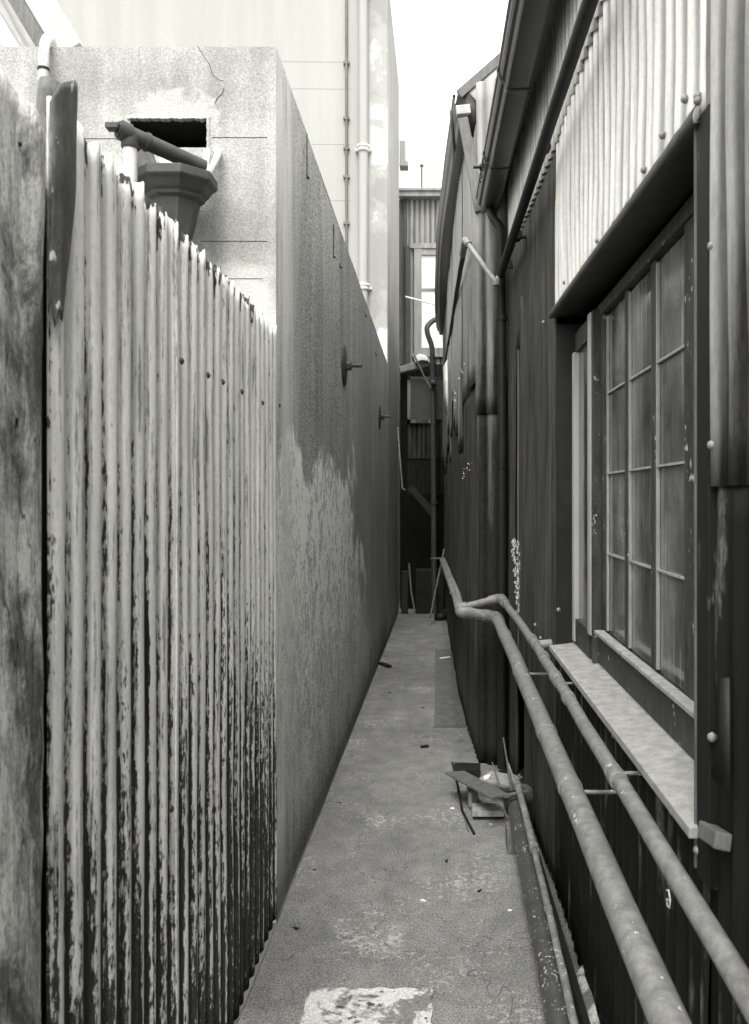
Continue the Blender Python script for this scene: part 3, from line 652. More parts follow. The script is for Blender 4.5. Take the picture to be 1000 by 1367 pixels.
# ------------------------------------------------------------------ second iron building, jutting into the passage
jb = thing('jutting_iron_building', 'grey weathered iron building jutting into the passage beyond the window', 'building', (1.2, 8, 0))
PL = [(.47, 4.80), (.262, 4.92), (.222, 5.55), (.19, 6.6), (.155, 9.2), (.125, 12.1)]
cum = [0]
for a, b in zip(PL, PL[1:]): cum.append(cum[-1] + math.dist(a, b))
def jp(s):
    s = max(0, min(s, cum[-1] - 1e-5))
    for i in range(len(PL) - 1):
        if s <= cum[i+1]:
            t = (s - cum[i]) / (cum[i+1] - cum[i]); a, b = PL[i], PL[i+1]
            dx, dy = b[0] - a[0], b[1] - a[1]; l = math.hypot(dx, dy)
            return (a[0] + dx * t, a[1] + dy * t, -dy / l, dx / l)
m = MB(); poly = [(x + .06, y + .03) for x, y in PL] + [(5, 12.1), (5, 4.83)]
m.prism(poly, 2, -.05, 4.0); m.build('inner_wall', M_black, jb)
rn = random.Random(11)
s = 0.0; k = 0
edges = [0, cum[1] + .02]
while edges[-1] < cum[-1] - .1: edges.append(min(cum[-1], edges[-1] + rn.choice([.36, .45, .61])))
for a, b in zip(edges, edges[1:]):
    zs_ = rn.uniform(1.9, 2.5); am = rn.choice([.009, .012, .010]); pi_ = .0762 if a < .1 else rn.choice([.0762, .10, .127])
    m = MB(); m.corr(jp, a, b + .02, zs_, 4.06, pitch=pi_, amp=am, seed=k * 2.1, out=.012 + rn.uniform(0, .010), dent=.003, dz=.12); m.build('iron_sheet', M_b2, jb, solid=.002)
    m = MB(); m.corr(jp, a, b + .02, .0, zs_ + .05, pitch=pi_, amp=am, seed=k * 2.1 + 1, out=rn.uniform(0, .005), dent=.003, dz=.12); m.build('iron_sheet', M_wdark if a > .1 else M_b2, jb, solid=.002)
    k += 1
# chalky splashes: little flakes of white on its face
def flakes(box, n, seed):
    r = random.Random(seed); m = MB()
    for i in range(n):
        t = r.random(); u = box[0] + (box[2] - box[0]) * t + r.gauss(0, 1.2); v = box[1] + (box[3] - box[1]) * t + r.gauss(0, 3.2)
        c = P(u, v, 4.80 - .0 if u > 640 else 4.88); 
        sz = r.uniform(.0008, .0026); m.add([c + Vector((-sz, 0, 0)), c + Vector((0, -.004, -sz * 1.5)), c + Vector((sz, 0, 0)), c + Vector((0, 0, sz * 1.4))], [(0, 1, 2, 3)])
    return m
for bx in ((622, 478, 612, 505), (612, 640, 630, 618), (609, 545, 605, 520)): flakes(bx, 12, int(bx[0])).build('paint_flakes', M_chalk, jb)
m = MB(); m.sheet([[P(592, 490, 8.5), P(597, 480, 8.3)], [P(592.5, 530, 8.5), P(598, 530, 8.3)], [P(595, 550, 8.5), P(598, 556, 8.3)]]); m.build('bent_flap', M_lead, jb, solid=.003)
# its sagging gutter
GP = [(5.15, .105, 3.98), (5.6, .09, 4.0), (6.2, .065, 4.03), (6.8, .045, 4.05), (7.5, .02, 4.06), (8.2, .0, 4.06), (9.2, -.01, 4.06), (10.2, -.02, 4.05), (11.2, -.02, 4.02), (12.1, .0, 3.98)]
pts = []
for (y0, x0, z0), (y1, x1, z1) in zip(GP, GP[1:]):
    for i in range(5):
        t = i / 5; pts.append((x0 + (x1-x0)*t, y0 + (y1-y0)*t, z0 + (z1-z0)*t + .004 * noise.noise(Vector((y0 + t, 3, 3)))))
pts.append((GP[-1][1], GP[-1][0], GP[-1][2]))
prof2 = [(a_ * 1.25, b_ * 1.35) for a_, b_ in prof]
m = MB(); m.sheet(gutter_rows(pts, prof2), False); gt2 = m.build('gutter', M_gutter, jb, solid=.003)
m = MB(); m.sheet([[P(600, 147, 5.14), P(605, 200, 5.3), P(604, 215, 5.5)], [P(604, 147, 5.1), P(609, 196, 5.3), P(608, 210, 5.5)]]); m.build('torn_lip', M_gutter, gt2, solid=.003)
m = MB(); m.sheet([[(.22, 5.2, 4.05), (.14, 8.2, 4.09), (.12, 12.1, 4.05)], [(.42, 5.2, 4.30), (.4, 8.2, 4.4), (.4, 12.1, 4.4)]]); m.build('eave_soffit', M_iron, jb, solid=.01)
m = MB(); rws = []
ra, rb = P(612, 124, 5.0), P(690, 62, 5.0)
for i in range(300):
    y = 5.0 + 7.1 * i / 299; dz_ = .008 * math.sin(2 * math.pi * y / .0762); rws.append([(ra.x + .02, y, ra.z + dz_ - .01), (rb.x + 2.2, y, rb.z + 1.3 + dz_)])
m.sheet(rws); m.build('roof', M_roof, jb)
m = MB(); m.sheet([[P(624, 121, 4.98), P(667, 81, 4.98), P(720, 30, 4.98)], [P(648, 148, 4.94), P(671, 133, 4.94), P(720, 100, 4.94)]]); m.build('barge_flashing', M_lead, jb, solid=.003)
m = MB(); m.beam(P(613, 126, 4.97), P(700, 50, 4.97), .05, .018, (0, 1, 0)); m.build('verge_roll', M_wood, jb)
m = MB(); m.sheet([[P(611, 125, 5.0), P(625, 122, 4.97), P(648, 148, 4.93)], [P(608, 140, 5.0), P(622, 150, 4.97), P(642, 158, 4.93)], [P(616, 178, 5.02), P(626, 182, 5.0), P(652, 186, 4.98)]]); m.build('torn_flashing', M_iron, jb, solid=.003)
m = MB(); m.beam(P(609, 149, 4.96), P(628, 147, 4.96), .05, .055, (0, 0, 1)); m.build('rafter_end', M_sill, jb, bevel=.004)
m = MB(); m.beam(P(618, 158, 4.93), P(641, 283, 4.90), .06, .03, (0, 1, 0), .0); m.build('prop_board', M_wood, jb, bevel=.003)
m = MB(); m.beam(P(634, 160, 4.97), P(652, 145, 4.97), .04, .02, (0, 1, 0)); m.build('bracket', M_wood, jb)

# overhead pipe run
ov = thing('overhead_pipe', 'dark pipe high on the right wall that kinks across the passage past the gutter end', 'pipe', (.4, 3, 2.9))
path = [(.405, -.4, 2.885), (.405, 2.0, 2.885), P(668, 368, 4.66)]
m = MB(); m.tube(sag(path[0], path[1]) + sag(path[1], path[2])[1:], .022, 14); m.build('pipe', M_iron, ov)
k0 = P(663, 378, 4.62); k1 = P(621, 320, 4.86)
m = MB(); m.tube([path[2] , k0 + (k1-k0)*.02], .018, 12); m.tube(sag(k0, k1, 8, .001), .0155, 12); m.tube([k0 + Vector((0, 0, .02)), k0 - Vector((0, 0, .012))], .022, 10); m.build('cross_pipe', M_pipe_t, ov)
m = MB(); m.tube(bend([k1 + (k0-k1)*.12, k1, k1.lerp(P(594, 485, 10.5), .06)], .05), .022, 12); m.build('elbow', M_pipe, ov)
m = MB(); m.tube(sag(k1, P(596, 478, 10.0), 14, .006, 4) + [P(593, 500, 10.2), P(586, 506, 10.2)], .0165, 12); m.build('far_pipe', M_iron, ov)
for (u, v) in ((697, 295), (684, 341)):
    Y = .40 * F / (u - CX - 6); Y = min(Y, 4.6); z = EYE - (v - CY) * Y / F
    m = MB(); m.tube([(.40, Y, 2.87), (rx(Y)[0], Y, 2.87)], .009, 8); m.tube([(.40, Y - .01, 2.885), (.40, Y + .01, 2.885)], .024, 12); m.build('wall_bracket', M_iron, ov)
for Y in (4.1, 3.05): m = MB(); m.tube([(.402, Y, 2.884), (.402, Y + .03, 2.884)], .0225, 12); m.build('joint', M_iron, ov)

# ------------------------------------------------------------------ the two service pipes along the right wall
def collar(root, a, b, t, r, ln=.03, mat=None, name='collar'):
    a = Vector(a); b = Vector(b); d = (b - a).normalized(); c = a.lerp(b, t)
    m = MB(); m.tube([c - d*ln/2, c - d*ln*.4, c + d*ln*.4, c + d*ln/2], [r * .93, r, r, r * .93], 16); m.build(name, mat or M_pipe, root)
s1 = thing('service_pipe', 'thick pale lower pipe running along the right-hand wall', 'pipe', (.36, 2.8, .8), 'pale service pipes along the iron walls')
A = Vector((.352, .55, .77)); B = P(664, 824, 4.66); C = P(616, 817, 4.60); E = P(589.5, 747, 10.8)
m = MB(); m.tube(sag(A, B, 12, .008), .0305, 20); m.build('pipe', M_pipe, s1)
m = MB(); m.tube(bend([B + (A-B).normalized()*.10, B, B + (C-B).normalized()*.09], .07), .035, 18); m.build('elbow', M_pipe, s1)
m = MB(); m.tube([B, C], .030, 16); m.build('cross_pipe', M_pipe_t, s1)
m = MB(); m.tube(bend([C + (B-C).normalized()*.06, C, C + (E-C).normalized()*.08], .05), .034, 16); m.build('elbow', M_pipe, s1)
m = MB(); m.tube(sag(C, E, 14, .01, 3), .026, 14); m.build('far_pipe', M_pipe, s1)
for t in (.50, .965, .87): collar(s1, A, B, t, .0335, .05)
for t in (.2, .45, .7): collar(s1, C, E, t, .03)
s2 = thing('service_pipe', 'thinner pale upper pipe with collars running just below the window sill', 'pipe', (.41, 2.8, .95), 'pale service pipes along the iron walls')
A2 = Vector((.405, .60, .925)); K2 = P(716, 861, 3.38); B2 = P(669, 798, 4.62); C2 = P(613, 812, 4.66); E2 = P(592.5, 746, 10.6)
m = MB(); m.tube(sag(A2, K2, 10, .006, 2) + sag(K2, B2, 6, .004, 5)[1:], .0185, 18); m.build('pipe', M_pipe, s2)
m = MB(); m.tube(bend([B2 + (K2-B2).normalized()*.08, B2, B2 + (C2-B2).normalized()*.07], .05), .026, 16); m.build('elbow', M_pipe, s2)
m = MB(); m.tube([B2, C2], .0205, 14); m.build('cross_pipe', M_pipe, s2)
m = MB(); m.tube(bend([C2 + (B2-C2).normalized()*.05, C2, C2 + (E2-C2).normalized()*.07], .04), .027, 14); m.build('elbow', M_pipe, s2)
m = MB(); m.tube(sag(C2 + Vector((.02, 0, 0)), E2, 14, .01, 6), .021, 12); m.build('far_pipe', M_pipe, s2)
for t in (.0, .09, -.07): 
    if t >= 0: collar(s2, K2, B2, t, .0225, .03)
for t in (.70, .80, .915, .45): collar(s2, A2, K2, t, .0222, .04)
collar(s2, K2, B2, .86, .026, .03); collar(s2, C2, E2, .35, .026)
m = MB(); m.tube([K2, K2 + Vector((.06, 0, .004))], [.019, .019], 12); m.tube([K2 + Vector((.058, 0, .004)), K2 + Vector((.075, 0, .004))], .023, 12); m.build('branch', M_pipe_t, s2)
for Y_ in (1.9, 2.75):
    c_ = A2.lerp(K2, (Y_ - A2.y) / (K2.y - A2.y)); m = MB(); m.tube([c_ + Vector((0, -.008, 0)), c_ + Vector((0, .008, 0))], .0205, 14)
    m.tube([c_ + Vector((.018, 0, -.004)), Vector((rx(Y_)[0] + .01, Y_, c_.z - .004))], .005, 6); m.build('pipe_clip', M_pipe_t, s2)
for Y_ in (2.15, 3.4):
    c_ = A.lerp(B, (Y_ - A.y) / (B.y - A.y)); m = MB(); m.tube([c_ + Vector((0, -.009, 0)), c_ + Vector((0, .009, 0))], .0325, 16)
    m.tube([c_ + Vector((.03, 0, -.01)), Vector((rx(Y_)[0] + .01, Y_, c_.z - .01))], .006, 6); m.build('pipe_clip', M_pipe_t, s1)
# wall end prop holding the far ends
vr = thing('pipe_prop', 'thin leaning stick propping the far ends of the service pipes', 'stick', P(585, 800, 10.6))
m = MB(); m.tube([P(574, 825, 10.2), P(589, 752, 10.7), P(593, 733, 10.8)], .012, 6); m.tube([P(575, 746, 10.7), P(592, 745, 10.7)], .012, 6); m.build('stick', M_wood, vr)
# elbow at the very near right
el = thing('pipe_end', 'blurred pale pipe end standing at the near right edge below the wall', 'pipe', P(1000, 1367, 1.05))
m = MB(); m.tube(bend([(.405, .98, .5), (.405, .98, .80), (.410, 1.01, .985), (.43, 1.01, 1.0)], .04), .022, 14); m.build('pipe', M_pipe, el)

# ------------------------------------------------------------------ dark ground pipe with flange, thin pipe beside it
gpz = thing('ground_pipe', 'dark speckled drain pipe lying on the paving along the right wall', 'pipe', (.35, 2.5, .05))
A3 = Vector((.335, .9, .045)); B3 = P(689, 1076, 3.80)
m = MB(); m.tube(sag(A3, B3, 12, .004, 8), .0405, 20); m.build('pipe', M_pipe_d, gpz)
d = (B3 - A3).normalized()
m = MB()
for k, (r, h) in enumerate(((.046, -.02), (.052, -.015), (.052, .03), (.05, .06))): pass
m.tube([B3 - d*.03, B3 - d*.02, B3 + d*.05, B3 + d*.052, B3 + d*.04, B3 - d*.01], [.044, .052, .054, .048, .040, .038], 20, False); m.build('socket', M_iron, gpz, solid=.002)
m = MB(); m.tube([B3 + d*.02 + Vector((0,0,0)), B3 + d*.021], .04, 16); m.build('bore', M_black, gpz)
m = MB(); m.beam(B3 + Vector((-.055, .0, .045)), B3 + Vector((.06, .02, .06)), .022, .012); m.build('clamp_bar', M_plate, gpz)
m = MB(); m.lathe(B3 + d * .075 + Vector((.045, .03, .01)), [(.02, -.01), (.05, -.01), (.052, 0), (.05, .01), (.02, .01)], 14, d); m.build('flange', M_plate, gpz)
wd = thing('wooden_wedge', 'dark wooden wedge holding up the end of the ground pipe', 'wedge', (B3.x, B3.y - .1, 0))
m = MB(); yb = B3.y - .12; m.prism([(yb - .03, .002), (yb + .09, .002), (yb + .08, B3.z - .055), (yb + .0, B3.z - .058)], 0, B3.x - .052, B3.x + .02); m.build('wedge', M_wood, wd, bevel=.003)
tp2 = thing('thin_pipe', 'thin pipe with pale collars leaning beside the dark ground pipe', 'pipe', (.38, 3, .1))
A4 = P(775, 1400, 2.12); Bm = P(713, 1132, 3.25); B4 = P(691, 1047, 3.86)
m = MB(); m.tube(sag(A4, Bm, 8, .004, 1), .0125, 12); m.build('lower_length', M_pipe_t, tp2)
m = MB(); m.tube(sag(Bm, B4, 8, .003, 1), .0155, 12); m.build('upper_length', M_pipe_t, tp2)
collar(tp2, Bm, B4, .0, .019, .05, M_pipe_t); collar(tp2, Bm, B4, .99, .021, .045, M_pipe); collar(tp2, A4, Bm, .6, .0155, .02, M_pipe)
for i, (a, b, r) in enumerate((((688, 1050, 3.85), (679, 1019, 3.95), .006), ((690, 1052, 3.85), (683, 1030, 3.9), .004), ((668, 1052, 4.1), (657, 1018, 4.25), .006), ((686, 1070, 3.9), (672, 985, 4.5), .008))):
    o = thing('iron_rod', ['thin pale rod sticking up beside the thin pipe collar', 'short wire sticking up beside the thin pipe collar', 'thin dark rod poking up from the stacked scrap boards', 'long dark rod leaning on the iron wall behind the pipe end'][i], 'rod', P(*a))
    m = MB(); m.tube([P(*a), P(*b)], [r, r * .6], 8); m.build('rod', [M_pipe_t, M_pipe_t, M_wood, M_wood][i], o)
cb = thing('timber_batten', 'dark batten set on edge between the thin pipe and the wall foot', 'batten', (.42, 3, .1))
m = MB(); m.beam((.425, 2.0, .05), (.405, 3.9, .09), .02, .10, (0, 0, 1)); m.build('batten', M_iron, cb)
# broken render at the wall foot
rb_ = MB(); rr = random.Random(5)
rows = []
for i in range(16):
    y = 1.9 + .75 * i / 15; x1 = .47; x0 = .437 - .012 * rr.random(); rows.append([(x0, y, .002), (x0 + .01, y, .035 + .03 * rr.random()), (x1, y, .06 + .03 * rr.random())])
rb_.sheet(rows, False); o = rb_.build('broken_mortar', M_patch, None, solid=.004); tag(o, 'strip of broken pale mortar at the near foot of the right wall', 'mortar')

# ------------------------------------------------------------------ scrap heap
def board(label, pa, pb, w, h, mat, up=(0, 0, 1), warp=0, name='scrap_board', cat='board'):
    o = MB().beam(pa, pb, w, h, up, warp, 6).build(name, mat, None, bevel=.002)
    return tag(o, label, cat, 'scrap timber heaped by the ground pipe')
def G(u, v, z=0.0):
    Y = (EYE - z) * F / (v - CY); return Vector(((u - CX) * Y / F, Y, z))
board('pale plank lying lowest in the scrap heap', G(630, 1081, .035) + Vector((0, 0, 0)), G(672, 1081, .035), .11, .028, M_woodp)
board('weathered board slanting across the top of the scrap heap', G(607, 1031, .13), G(668, 1064, .155), .115, .012, M_wood, (0.1, 0, 1))
board('dark board end lying at the far side of the scrap heap', G(606, 1028, .03), G(641, 1029, .03), .12, .05, M_iron)
board('short upright offcut standing second from the left under the slanting board', G(629, 1068, .05), G(626, 1045, .05), .025, .075, M_woodp)
board('short dark offcut standing under the middle of the slanting board', G(634, 1067, .065), G(633, 1047, .065), .03, .08, M_wood)
board('thin pale board lying flat behind the pipe socket', G(646, 1036, .10), G(690, 1044, .10), .16, .012, M_woodp)
m = MB(); m.sheet([[P(645, 1036, 4.35), P(650, 1034, 4.35), P(655, 1033, 4.35)], [P(647, 1041, 4.3), P(652, 1040, 4.33), P(654, 1036, 4.33)]]); o = m.build('torn_paper', M_chalk, None, solid=.001); tag(o, 'scrap of torn white paper on the boards behind the slanting one', 'paper')
m = MB(); m.tube([G(604, 1018, .12), G(611, 1048, .06), G(617, 1082, .012), G(633, 1113, .006)], .0065, 7); o = m.build('bent_rod', M_iron, None); tag(o, 'bent dark rod lying on the paving left of the scrap boards', 'rod')
m = MB(); m.tube([G(613, 1065, .006), G(625, 1110, .006)], .003, 6); o = m.build('wire', M_wood, None); tag(o, 'thin wire lying on the paving beside the bent dark rod', 'wire')
def pebble(u, v, s, mat, label, name='mortar_lump', cat='rubble', seed=0):
    c = G(u, v, 0); m = MB(); n_ = 7; prf = [(.5, 0), (.9, .1), (1, .3), (.5, .6), (.1, .62)]; vs = []; s *= .7
    m.lathe(c, [(r * s, h * s * .6 + .001) for r, h in prf], n_, sy=.7)
    for q in m.v:
        d = q - c; q += d * 1.1 * noise.noise(Vector((d.x * 110 + seed * 3.1, d.y * 110, 0)))
    m.sm = [False] * len(m.f)
    o = m.build(name, mat, None); tag(o, label, cat)
pebble(656, 1102, .025, M_patch, 'pale mortar lump on the paving just before the wooden wedge', seed=1)
pebble(604, 1080, .014, M_chalk, 'small white chip on the paving left of the bent rod', 'paint_chip', 'rubble', 2)
pebble(565, 945, .016, M_iron, 'dark round lump on the paving left of the iron drain cover', 'coal_lump', 'rubble', 3)
pebble(579, 972, .013, M_iron, 'small dark lump at the near corner of the drain cover', 'coal_lump', 'rubble', 4)
pebble(454, 1072, .012, M_iron, 'small dark crumb near the left wall in mid passage', 'coal_lump', 'rubble', 5)
pebble(420, 1162, .012, M_iron, 'small dark crumb close to the left wall nearer the camera', 'coal_lump', 'rubble', 6)
pebble(565, 1203, .018, M_chalk, 'flat white chip in the middle of the near paving', 'paint_chip', 'rubble', 7)
pebble(680, 1216, .016, M_chalk, 'white chip on the paving close to the dark ground pipe', 'paint_chip', 'rubble', 8)
pebble(608, 1056, .008, M_chalk, 'tiny pale chip beside the upper end of the bent rod', 'paint_chip', 'rubble', 9)
o = MB().beam(G(508, 885, .012), G(520, 890, .012), .05, .02).build('wood_offcut', M_iron, None); tag(o, 'small dark wood offcut lying far along the left wall', 'offcut')
o = MB().beam(G(562, 997, .008), G(572, 996, .008), .02, .014).build('wood_offcut', M_iron, None); tag(o, 'small dark wood offcut lying in mid passage by the drain cover', 'offcut')
o = MB().beam(G(588, 879, .006), G(602, 877, .006), .03, .01).build('paper_scrap', M_chalk, None); tag(o, 'strip of pale paper lying by the foot of the jutting building', 'paper')
for k_, (u, v, lb) in enumerate(((520, 925, 'small dark dry leaf by the left wall beyond the coal crumb'), (596, 1150, 'curled dry leaf in mid passage nearer than the scrap heap'), (395, 1240, 'dry leaf against the foot of the left wall, nearest the camera'), (640, 1190, 'dry leaf lying left of the dark ground pipe'), (470, 1010, 'dry leaf lying near the left wall level with the drain cover'))):
    c = G(u, v, .003); sz = .012; m = MB(); a_ = k_ * 1.3; ca, sa = math.cos(a_), math.sin(a_)
    rws = []
    for i in range(7):
        t = i / 6 - .5; wd_ = .45 * sz * math.cos(t * math.pi) + .0004
        rws.append([c + Vector((ca * t * 2 * sz - sa * q_ * wd_, sa * t * 2 * sz + ca * q_ * wd_, abs(q_) * .004 + t * t * .008)) for q_ in (-1, 0, 1)])
    m.sheet(rws); o = m.build('dry_leaf', M_iron, None, solid=.0006); tag(o, lb, 'leaf', 'dry leaves on the paving')
# loose grit, uncountable
m = MB(); rr = random.Random(9)
for i in range(900):
    y = 2.2 + 8 * rr.random() ** 1.6; side = rr.random()
    x = (wx(y) + .06 + abs(rr.gauss(0, .06))) if side < .3 else ((.30 - .012 * y - abs(rr.gauss(0, .09))) if side < .6 else rr.uniform(wx(y) + .06, .2))
    s_ = rr.uniform(.0012, .0038); c = Vector((x, y, .0005)); a = rr.random() * 6
    vs = [c + Vector((math.cos(a + k * 2.1) * s_ * rr.uniform(.7, 1.3), math.sin(a + k * 2.1) * s_ * rr.uniform(.7, 1.3), 0)) for k in range(3)] + [c + Vector((0, 0, s_))]
    m.add(vs, [(0, 1, 3), (1, 2, 3), (2, 0, 3)])
o = m.build('grit', M_wood, None); tag(o, 'loose grit scattered over the concrete paving of the passage', 'grit'); o['kind'] = 'stuff'

# slab at the near end, drain cover plate
vs = [G(417, 1322), G(577, 1322), G(577, 1420), G(390, 1420)]
m = MB(); x0, x1, y0, y1 = G(413, 1322).x, G(577, 1322).x, G(577, 1440).y, G(577, 1324).y
n_ = 60; ring = []
for (ax, ay, bx, by) in ((x0, y0, x1, y0), (x1, y0, x1, y1), (x1, y1, x0, y1), (x0, y1, x0, y0)):
    for i in range(n_):
        t = i / n_; px_, py_ = ax + (bx - ax) * t, ay + (by - ay) * t
        ring.append((px_ + .007 * noise.noise(Vector((px_ * 25, py_ * 25, 2))), py_ + .010 * noise.noise(Vector((px_ * 25, py_ * 25, 7)))))
m.prism(ring, 2, .001, .012); o = m.build('paving_slab', M_patch, None); tag(o, 'pale lime-splashed slab set in the paving at the near end', 'slab')
dc = thing('drain_cover', 'dark rectangular iron cover set in the paving along the jutting building', 'cover', (.1, 6.8, 0))
q0, q1 = G(583, 970), G(590, 868); xr = .20
m = MB(); m.box((q0.x, q0.y, .0), (xr, q1.y, .006)); m.build('plate', M_plate, dc)
m = MB(); m.box((q0.x - .015, q0.y - .03, .0), (xr, q0.y - .001, .012)); m.box((q0.x - .015, q0.y, .0), (q0.x - .001, q1.y, .012)); m.box((.13, q0.y + .02, .0065), (.145, q1.y - .2, .014)); m.build('rim', M_wood, dc)

# ------------------------------------------------------------------ far end of the passage
fb = thing('far_building', 'pale grey corrugated building with a tall sash window closing the passage', 'building', (1, 13.2, 0))
FYY = 13.2
m = MB(); m.box((-1.2, FYY + .05, -.1), (4, FYY + 4, 6.38)); m.build('body', M_wood, fb)
fp = lambda s: (s, FYY, 0.0, -1.0)
WXA, WXB = P(553, 0, FYY).x, .35; WZT, WZB = P(0, 331, FYY).z, P(0, 473, FYY).z
for (a, b, z0, z1) in ((-.55, 1.6, WZT, 6.38), (-.55, WXA, WZB, WZT + .03), (-.55, 1.6, 2.2, WZB + .02)):
    m = MB(); m.corr(fp, a, b, z0, z1, pitch=.085, amp=.011, dz=.2, seed=z0); m.build('iron_sheet', M_far, fb)
m = MB(); m.box((-.60, FYY - .16, 6.36), (1.8, FYY + .04, 6.46)); m.box((-.60, FYY - .19, 6.44), (1.8, FYY - .13, 6.49)); m.build('gutter', M_far, fb, bevel=.01)
m = MB(); m.box((-.53, FYY - .05, 2.3), (-.47, FYY - .013, 6.35)); m.build('corner_board', M_cast, fb)
m = MB(); m.box((-.505, FYY - .12, 3.5), (-.42, FYY - .03, 5.6)); m.build('downpipe', M_cast, fb, bevel=.02)
m = MB(); m.sheet([[(-.56, FYY - .1, 6.50), (2, FYY - .1, 6.50)], [(-.56, FYY + 2, 7.1), (2, FYY + 2, 7.1)]]); m.build('roof', M_roof, fb)
wp = P(563, 0, FYY + .5).x; m = MB(); m.tube([(wp, FYY + .5, 6.5), (wp, FYY + .5, P(0, 221, FYY + .5).z)], .018, 8); m.lathe((wp, FYY + .5, P(0, 223, FYY + .5).z), [(.02, 0), (.045, .02), (.02, .05)], 8); m.build('flue', M_wood, fb)
m = MB()
m.box((WXA - .06, FYY - .06, WZT - .02), (WXB, FYY - .01, WZT + .06)); m.box((WXA, FYY - .055, WZB), (WXA + .12, FYY + .03, WZT - .022)); m.box((WXA + .121, FYY - .04, WZT - .12), (WXB, FYY + .02, WZT - .022))
m.box((WXA - .03, FYY - .07, WZB - .05), (WXB, FYY - .01, WZB - .002)); zm = P(0, 387, FYY).z; m.box((WXA + .121, FYY - .03, zm - .02), (WXB, FYY + .01, zm + .02)); m.box((WXA + .121, FYY - .04, WZB), (WXB, FYY + .02, WZB + .10))
fw = m.build('window', M_far, fb)
m = MB(); m.box((WXA + .12, FYY + .0, zm), (WXB, FYY + .004, WZT - .1)); m.build('pane', M_skyglass, fw)
m = MB(); m.box((WXA + .12, FYY - .01, WZB + .09), (WXB, FYY - .006, zm)); m.build('pane', M_skyglass, fw)
m = MB(); a, b = P(541, 396, FYY - .25), P(590, 409, FYY - .25); m.tube([a, b, P(640, 420, FYY - .3)], .014, 6); o = m.build('clothes_line_rail', M_chalk, None); tag(o, 'thin white rail crossing before the far tall window', 'rail')
# bent downpipe beside it
bd = thing('bent_downpipe', 'dark downpipe with a swan-neck bend at the far end of the passage', 'pipe', P(583, 800, 11.9))
m = MB(); m.tube(bend([P(590, 424, 12.05), P(577, 428, 11.98), P(569.5, 437, 11.9), P(571, 447, 11.9), P(577, 462, 11.9), P(578, 520, 11.9), P(580, 840, 11.6)], .12), .038, 12); m.build('pipe', M_cast, bd)
m = MB(); m.tube([P(576, 511, 11.8), P(581, 511, 11.8)], .045, 8); m.build('clip', M_cast, bd)
m = MB(); m.tube([P(578, 512, 11.9), P(578.3, 515, 11.9)], .052, 12); m.tube([P(579.5, 669, 11.75), P(579.7, 673, 11.75)], .055, 12); m.build('collar', M_cast, bd)
st = thing('stay_bar', 'thin pale stay bar leaning from the lean-to gutter to the downpipe', 'rod', P(553, 475, 11.8))
m = MB(); m.tube([P(553, 474, 11.9), P(566, 502, 11.85), P(575, 518, 11.8)], .014, 6); m.build('bar', M_wood, st)
# lean-to
lt = thing('lean_to', 'dark corrugated lean-to with a small window low at the far end', 'shed', (.1, 12.4, 0))
LY = 12.4
m = MB(); m.box((-.55, LY + .03, -.1), (.5, LY + .5, 3.6)); m.build('body', M_black, lt)
m = MB(); m.corr(lambda s: (s, LY, 0, -1.), -.44, .45, P(0, 612, LY).z, P(0, 488, LY).z, pitch=.07, amp=.009, dz=.3); m.build('iron_sheet', M_wdark, lt)
m = MB(); m.corr(lambda s: (s, LY + .02, 0, -1.), -.44, .45, P(0, 660, LY).z, P(0, 610, LY).z, pitch=.07, amp=.009, dz=.3); m.build('lower_sheet', M_iron, lt)
m = MB(); m.beam(P(534, 494, LY - .12), P(579, 483, LY - .12), .14, .10); m.build('gutter', M_far, lt, bevel=.01)
m = MB(); m.sheet([[P(552, 476, LY - .1), P(560, 472, LY - .1), P(568, 474, LY - .1), P(574, 480, LY - .1)], [P(555, 484, LY - .3), P(563, 480, LY - .3), P(571, 482, LY - .3), P(576, 487, LY - .3)]]); m.build('crumpled_flashing', M_lead, lt, solid=.004)
m = MB()
for (a, b, c, d_) in ((544, 548, 504, 565), (544, 582, 560, 565), (544, 582, 503, 507)):
    p0, p1 = P(a, d_, LY - .03), P(b, c, LY - .03); m.box((p0.x, LY - .05, p0.z), (p1.x, LY - .012, p1.z))
lw = m.build('window', M_b2, lt)
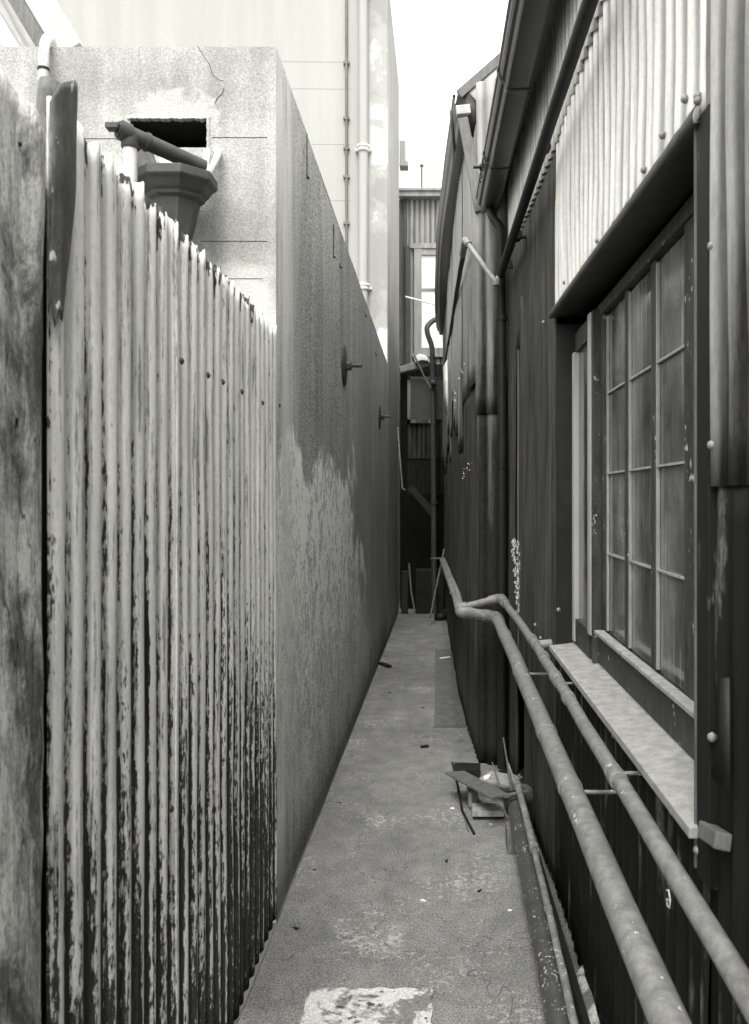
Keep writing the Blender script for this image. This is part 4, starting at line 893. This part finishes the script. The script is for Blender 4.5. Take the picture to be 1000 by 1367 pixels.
p0, p1 = P(548, 560, LY), P(590, 507, LY); m = MB(); m.box((p0.x, LY - .03, p0.z), (p1.x, LY - .014, p1.z)); m.build('pane', plain('dusty_pane', .06, .2, rough=.3), lw)
# clutter in the dark
m = MB(); m.tube([P(546, 752, 11.6), P(549, 790, 11.5), P(555, 822, 11.3)], .014, 8); o = m.build('broom_stick', M_wood, None); tag(o, 'thin stick leaning in the dark at the far end of the passage', 'stick')
m = MB(); m.tube([P(531, 570, 11.7), P(533, 600, 11.6), P(537, 652, 11.5), P(541, 654, 11.5)], .012, 8); o = m.build('hanging_rod', M_pipe_t, None); tag(o, 'thin pale rod hanging against the end of the tall building', 'rod')
m = MB(); m.beam(P(540, 822, 11.5), P(541, 762, 11.6), .10, .06, (0, 1, 0)); o = m.build('old_post', M_iron, None, bevel=.01); tag(o, 'stubby grey post standing in the dark at the far left corner', 'post')
m = MB(); m.beam(P(548, 650, 12.0), P(582, 690, 11.9), .10, .05, (0, 1, 0)); o = m.build('slanting_board', M_iron, None); tag(o, 'dark board slanting down across the lower end of the lean-to', 'board')
m = MB(); m.box((-.30, 11.8, -.09), (.10, 12.1, .55)); o = m.build('old_crate', M_iron, None, bevel=.01); tag(o, 'dark old crate standing on the ground under the slanting board', 'crate')
m = MB(); 
for t in range(10): pass
m.lathe(G(588, 828, 0) + Vector((0, 0, .0)), [(.05, 0), (.08, .01), (.085, .06), (.07, .09), (.03, .1)], 14); o = m.build('old_tin', M_iron, None); tag(o, 'squat dark tin on the paving at the far right end', 'tin')
# chalk squiggle on the wall below the window
m = MB(); c0 = P(893, 1190, 1.66)
def sq(pts, r=.0018): m.tube([Vector((WX - .0125, 1.66 + a * .03, .79 + b * .03)) for a, b in pts], r, 5)
sq([(0, 1), (.3, .7), (.1, .4), (-.2, .6), (0, .9)]); sq([(.4, -.2), (0, 0), (-.4, -.5), (-.2, -1.1), (.3, -1.2), (.5, -.8), (.1, -.7)])
m.build('chalk_mark', M_chalk, ib)
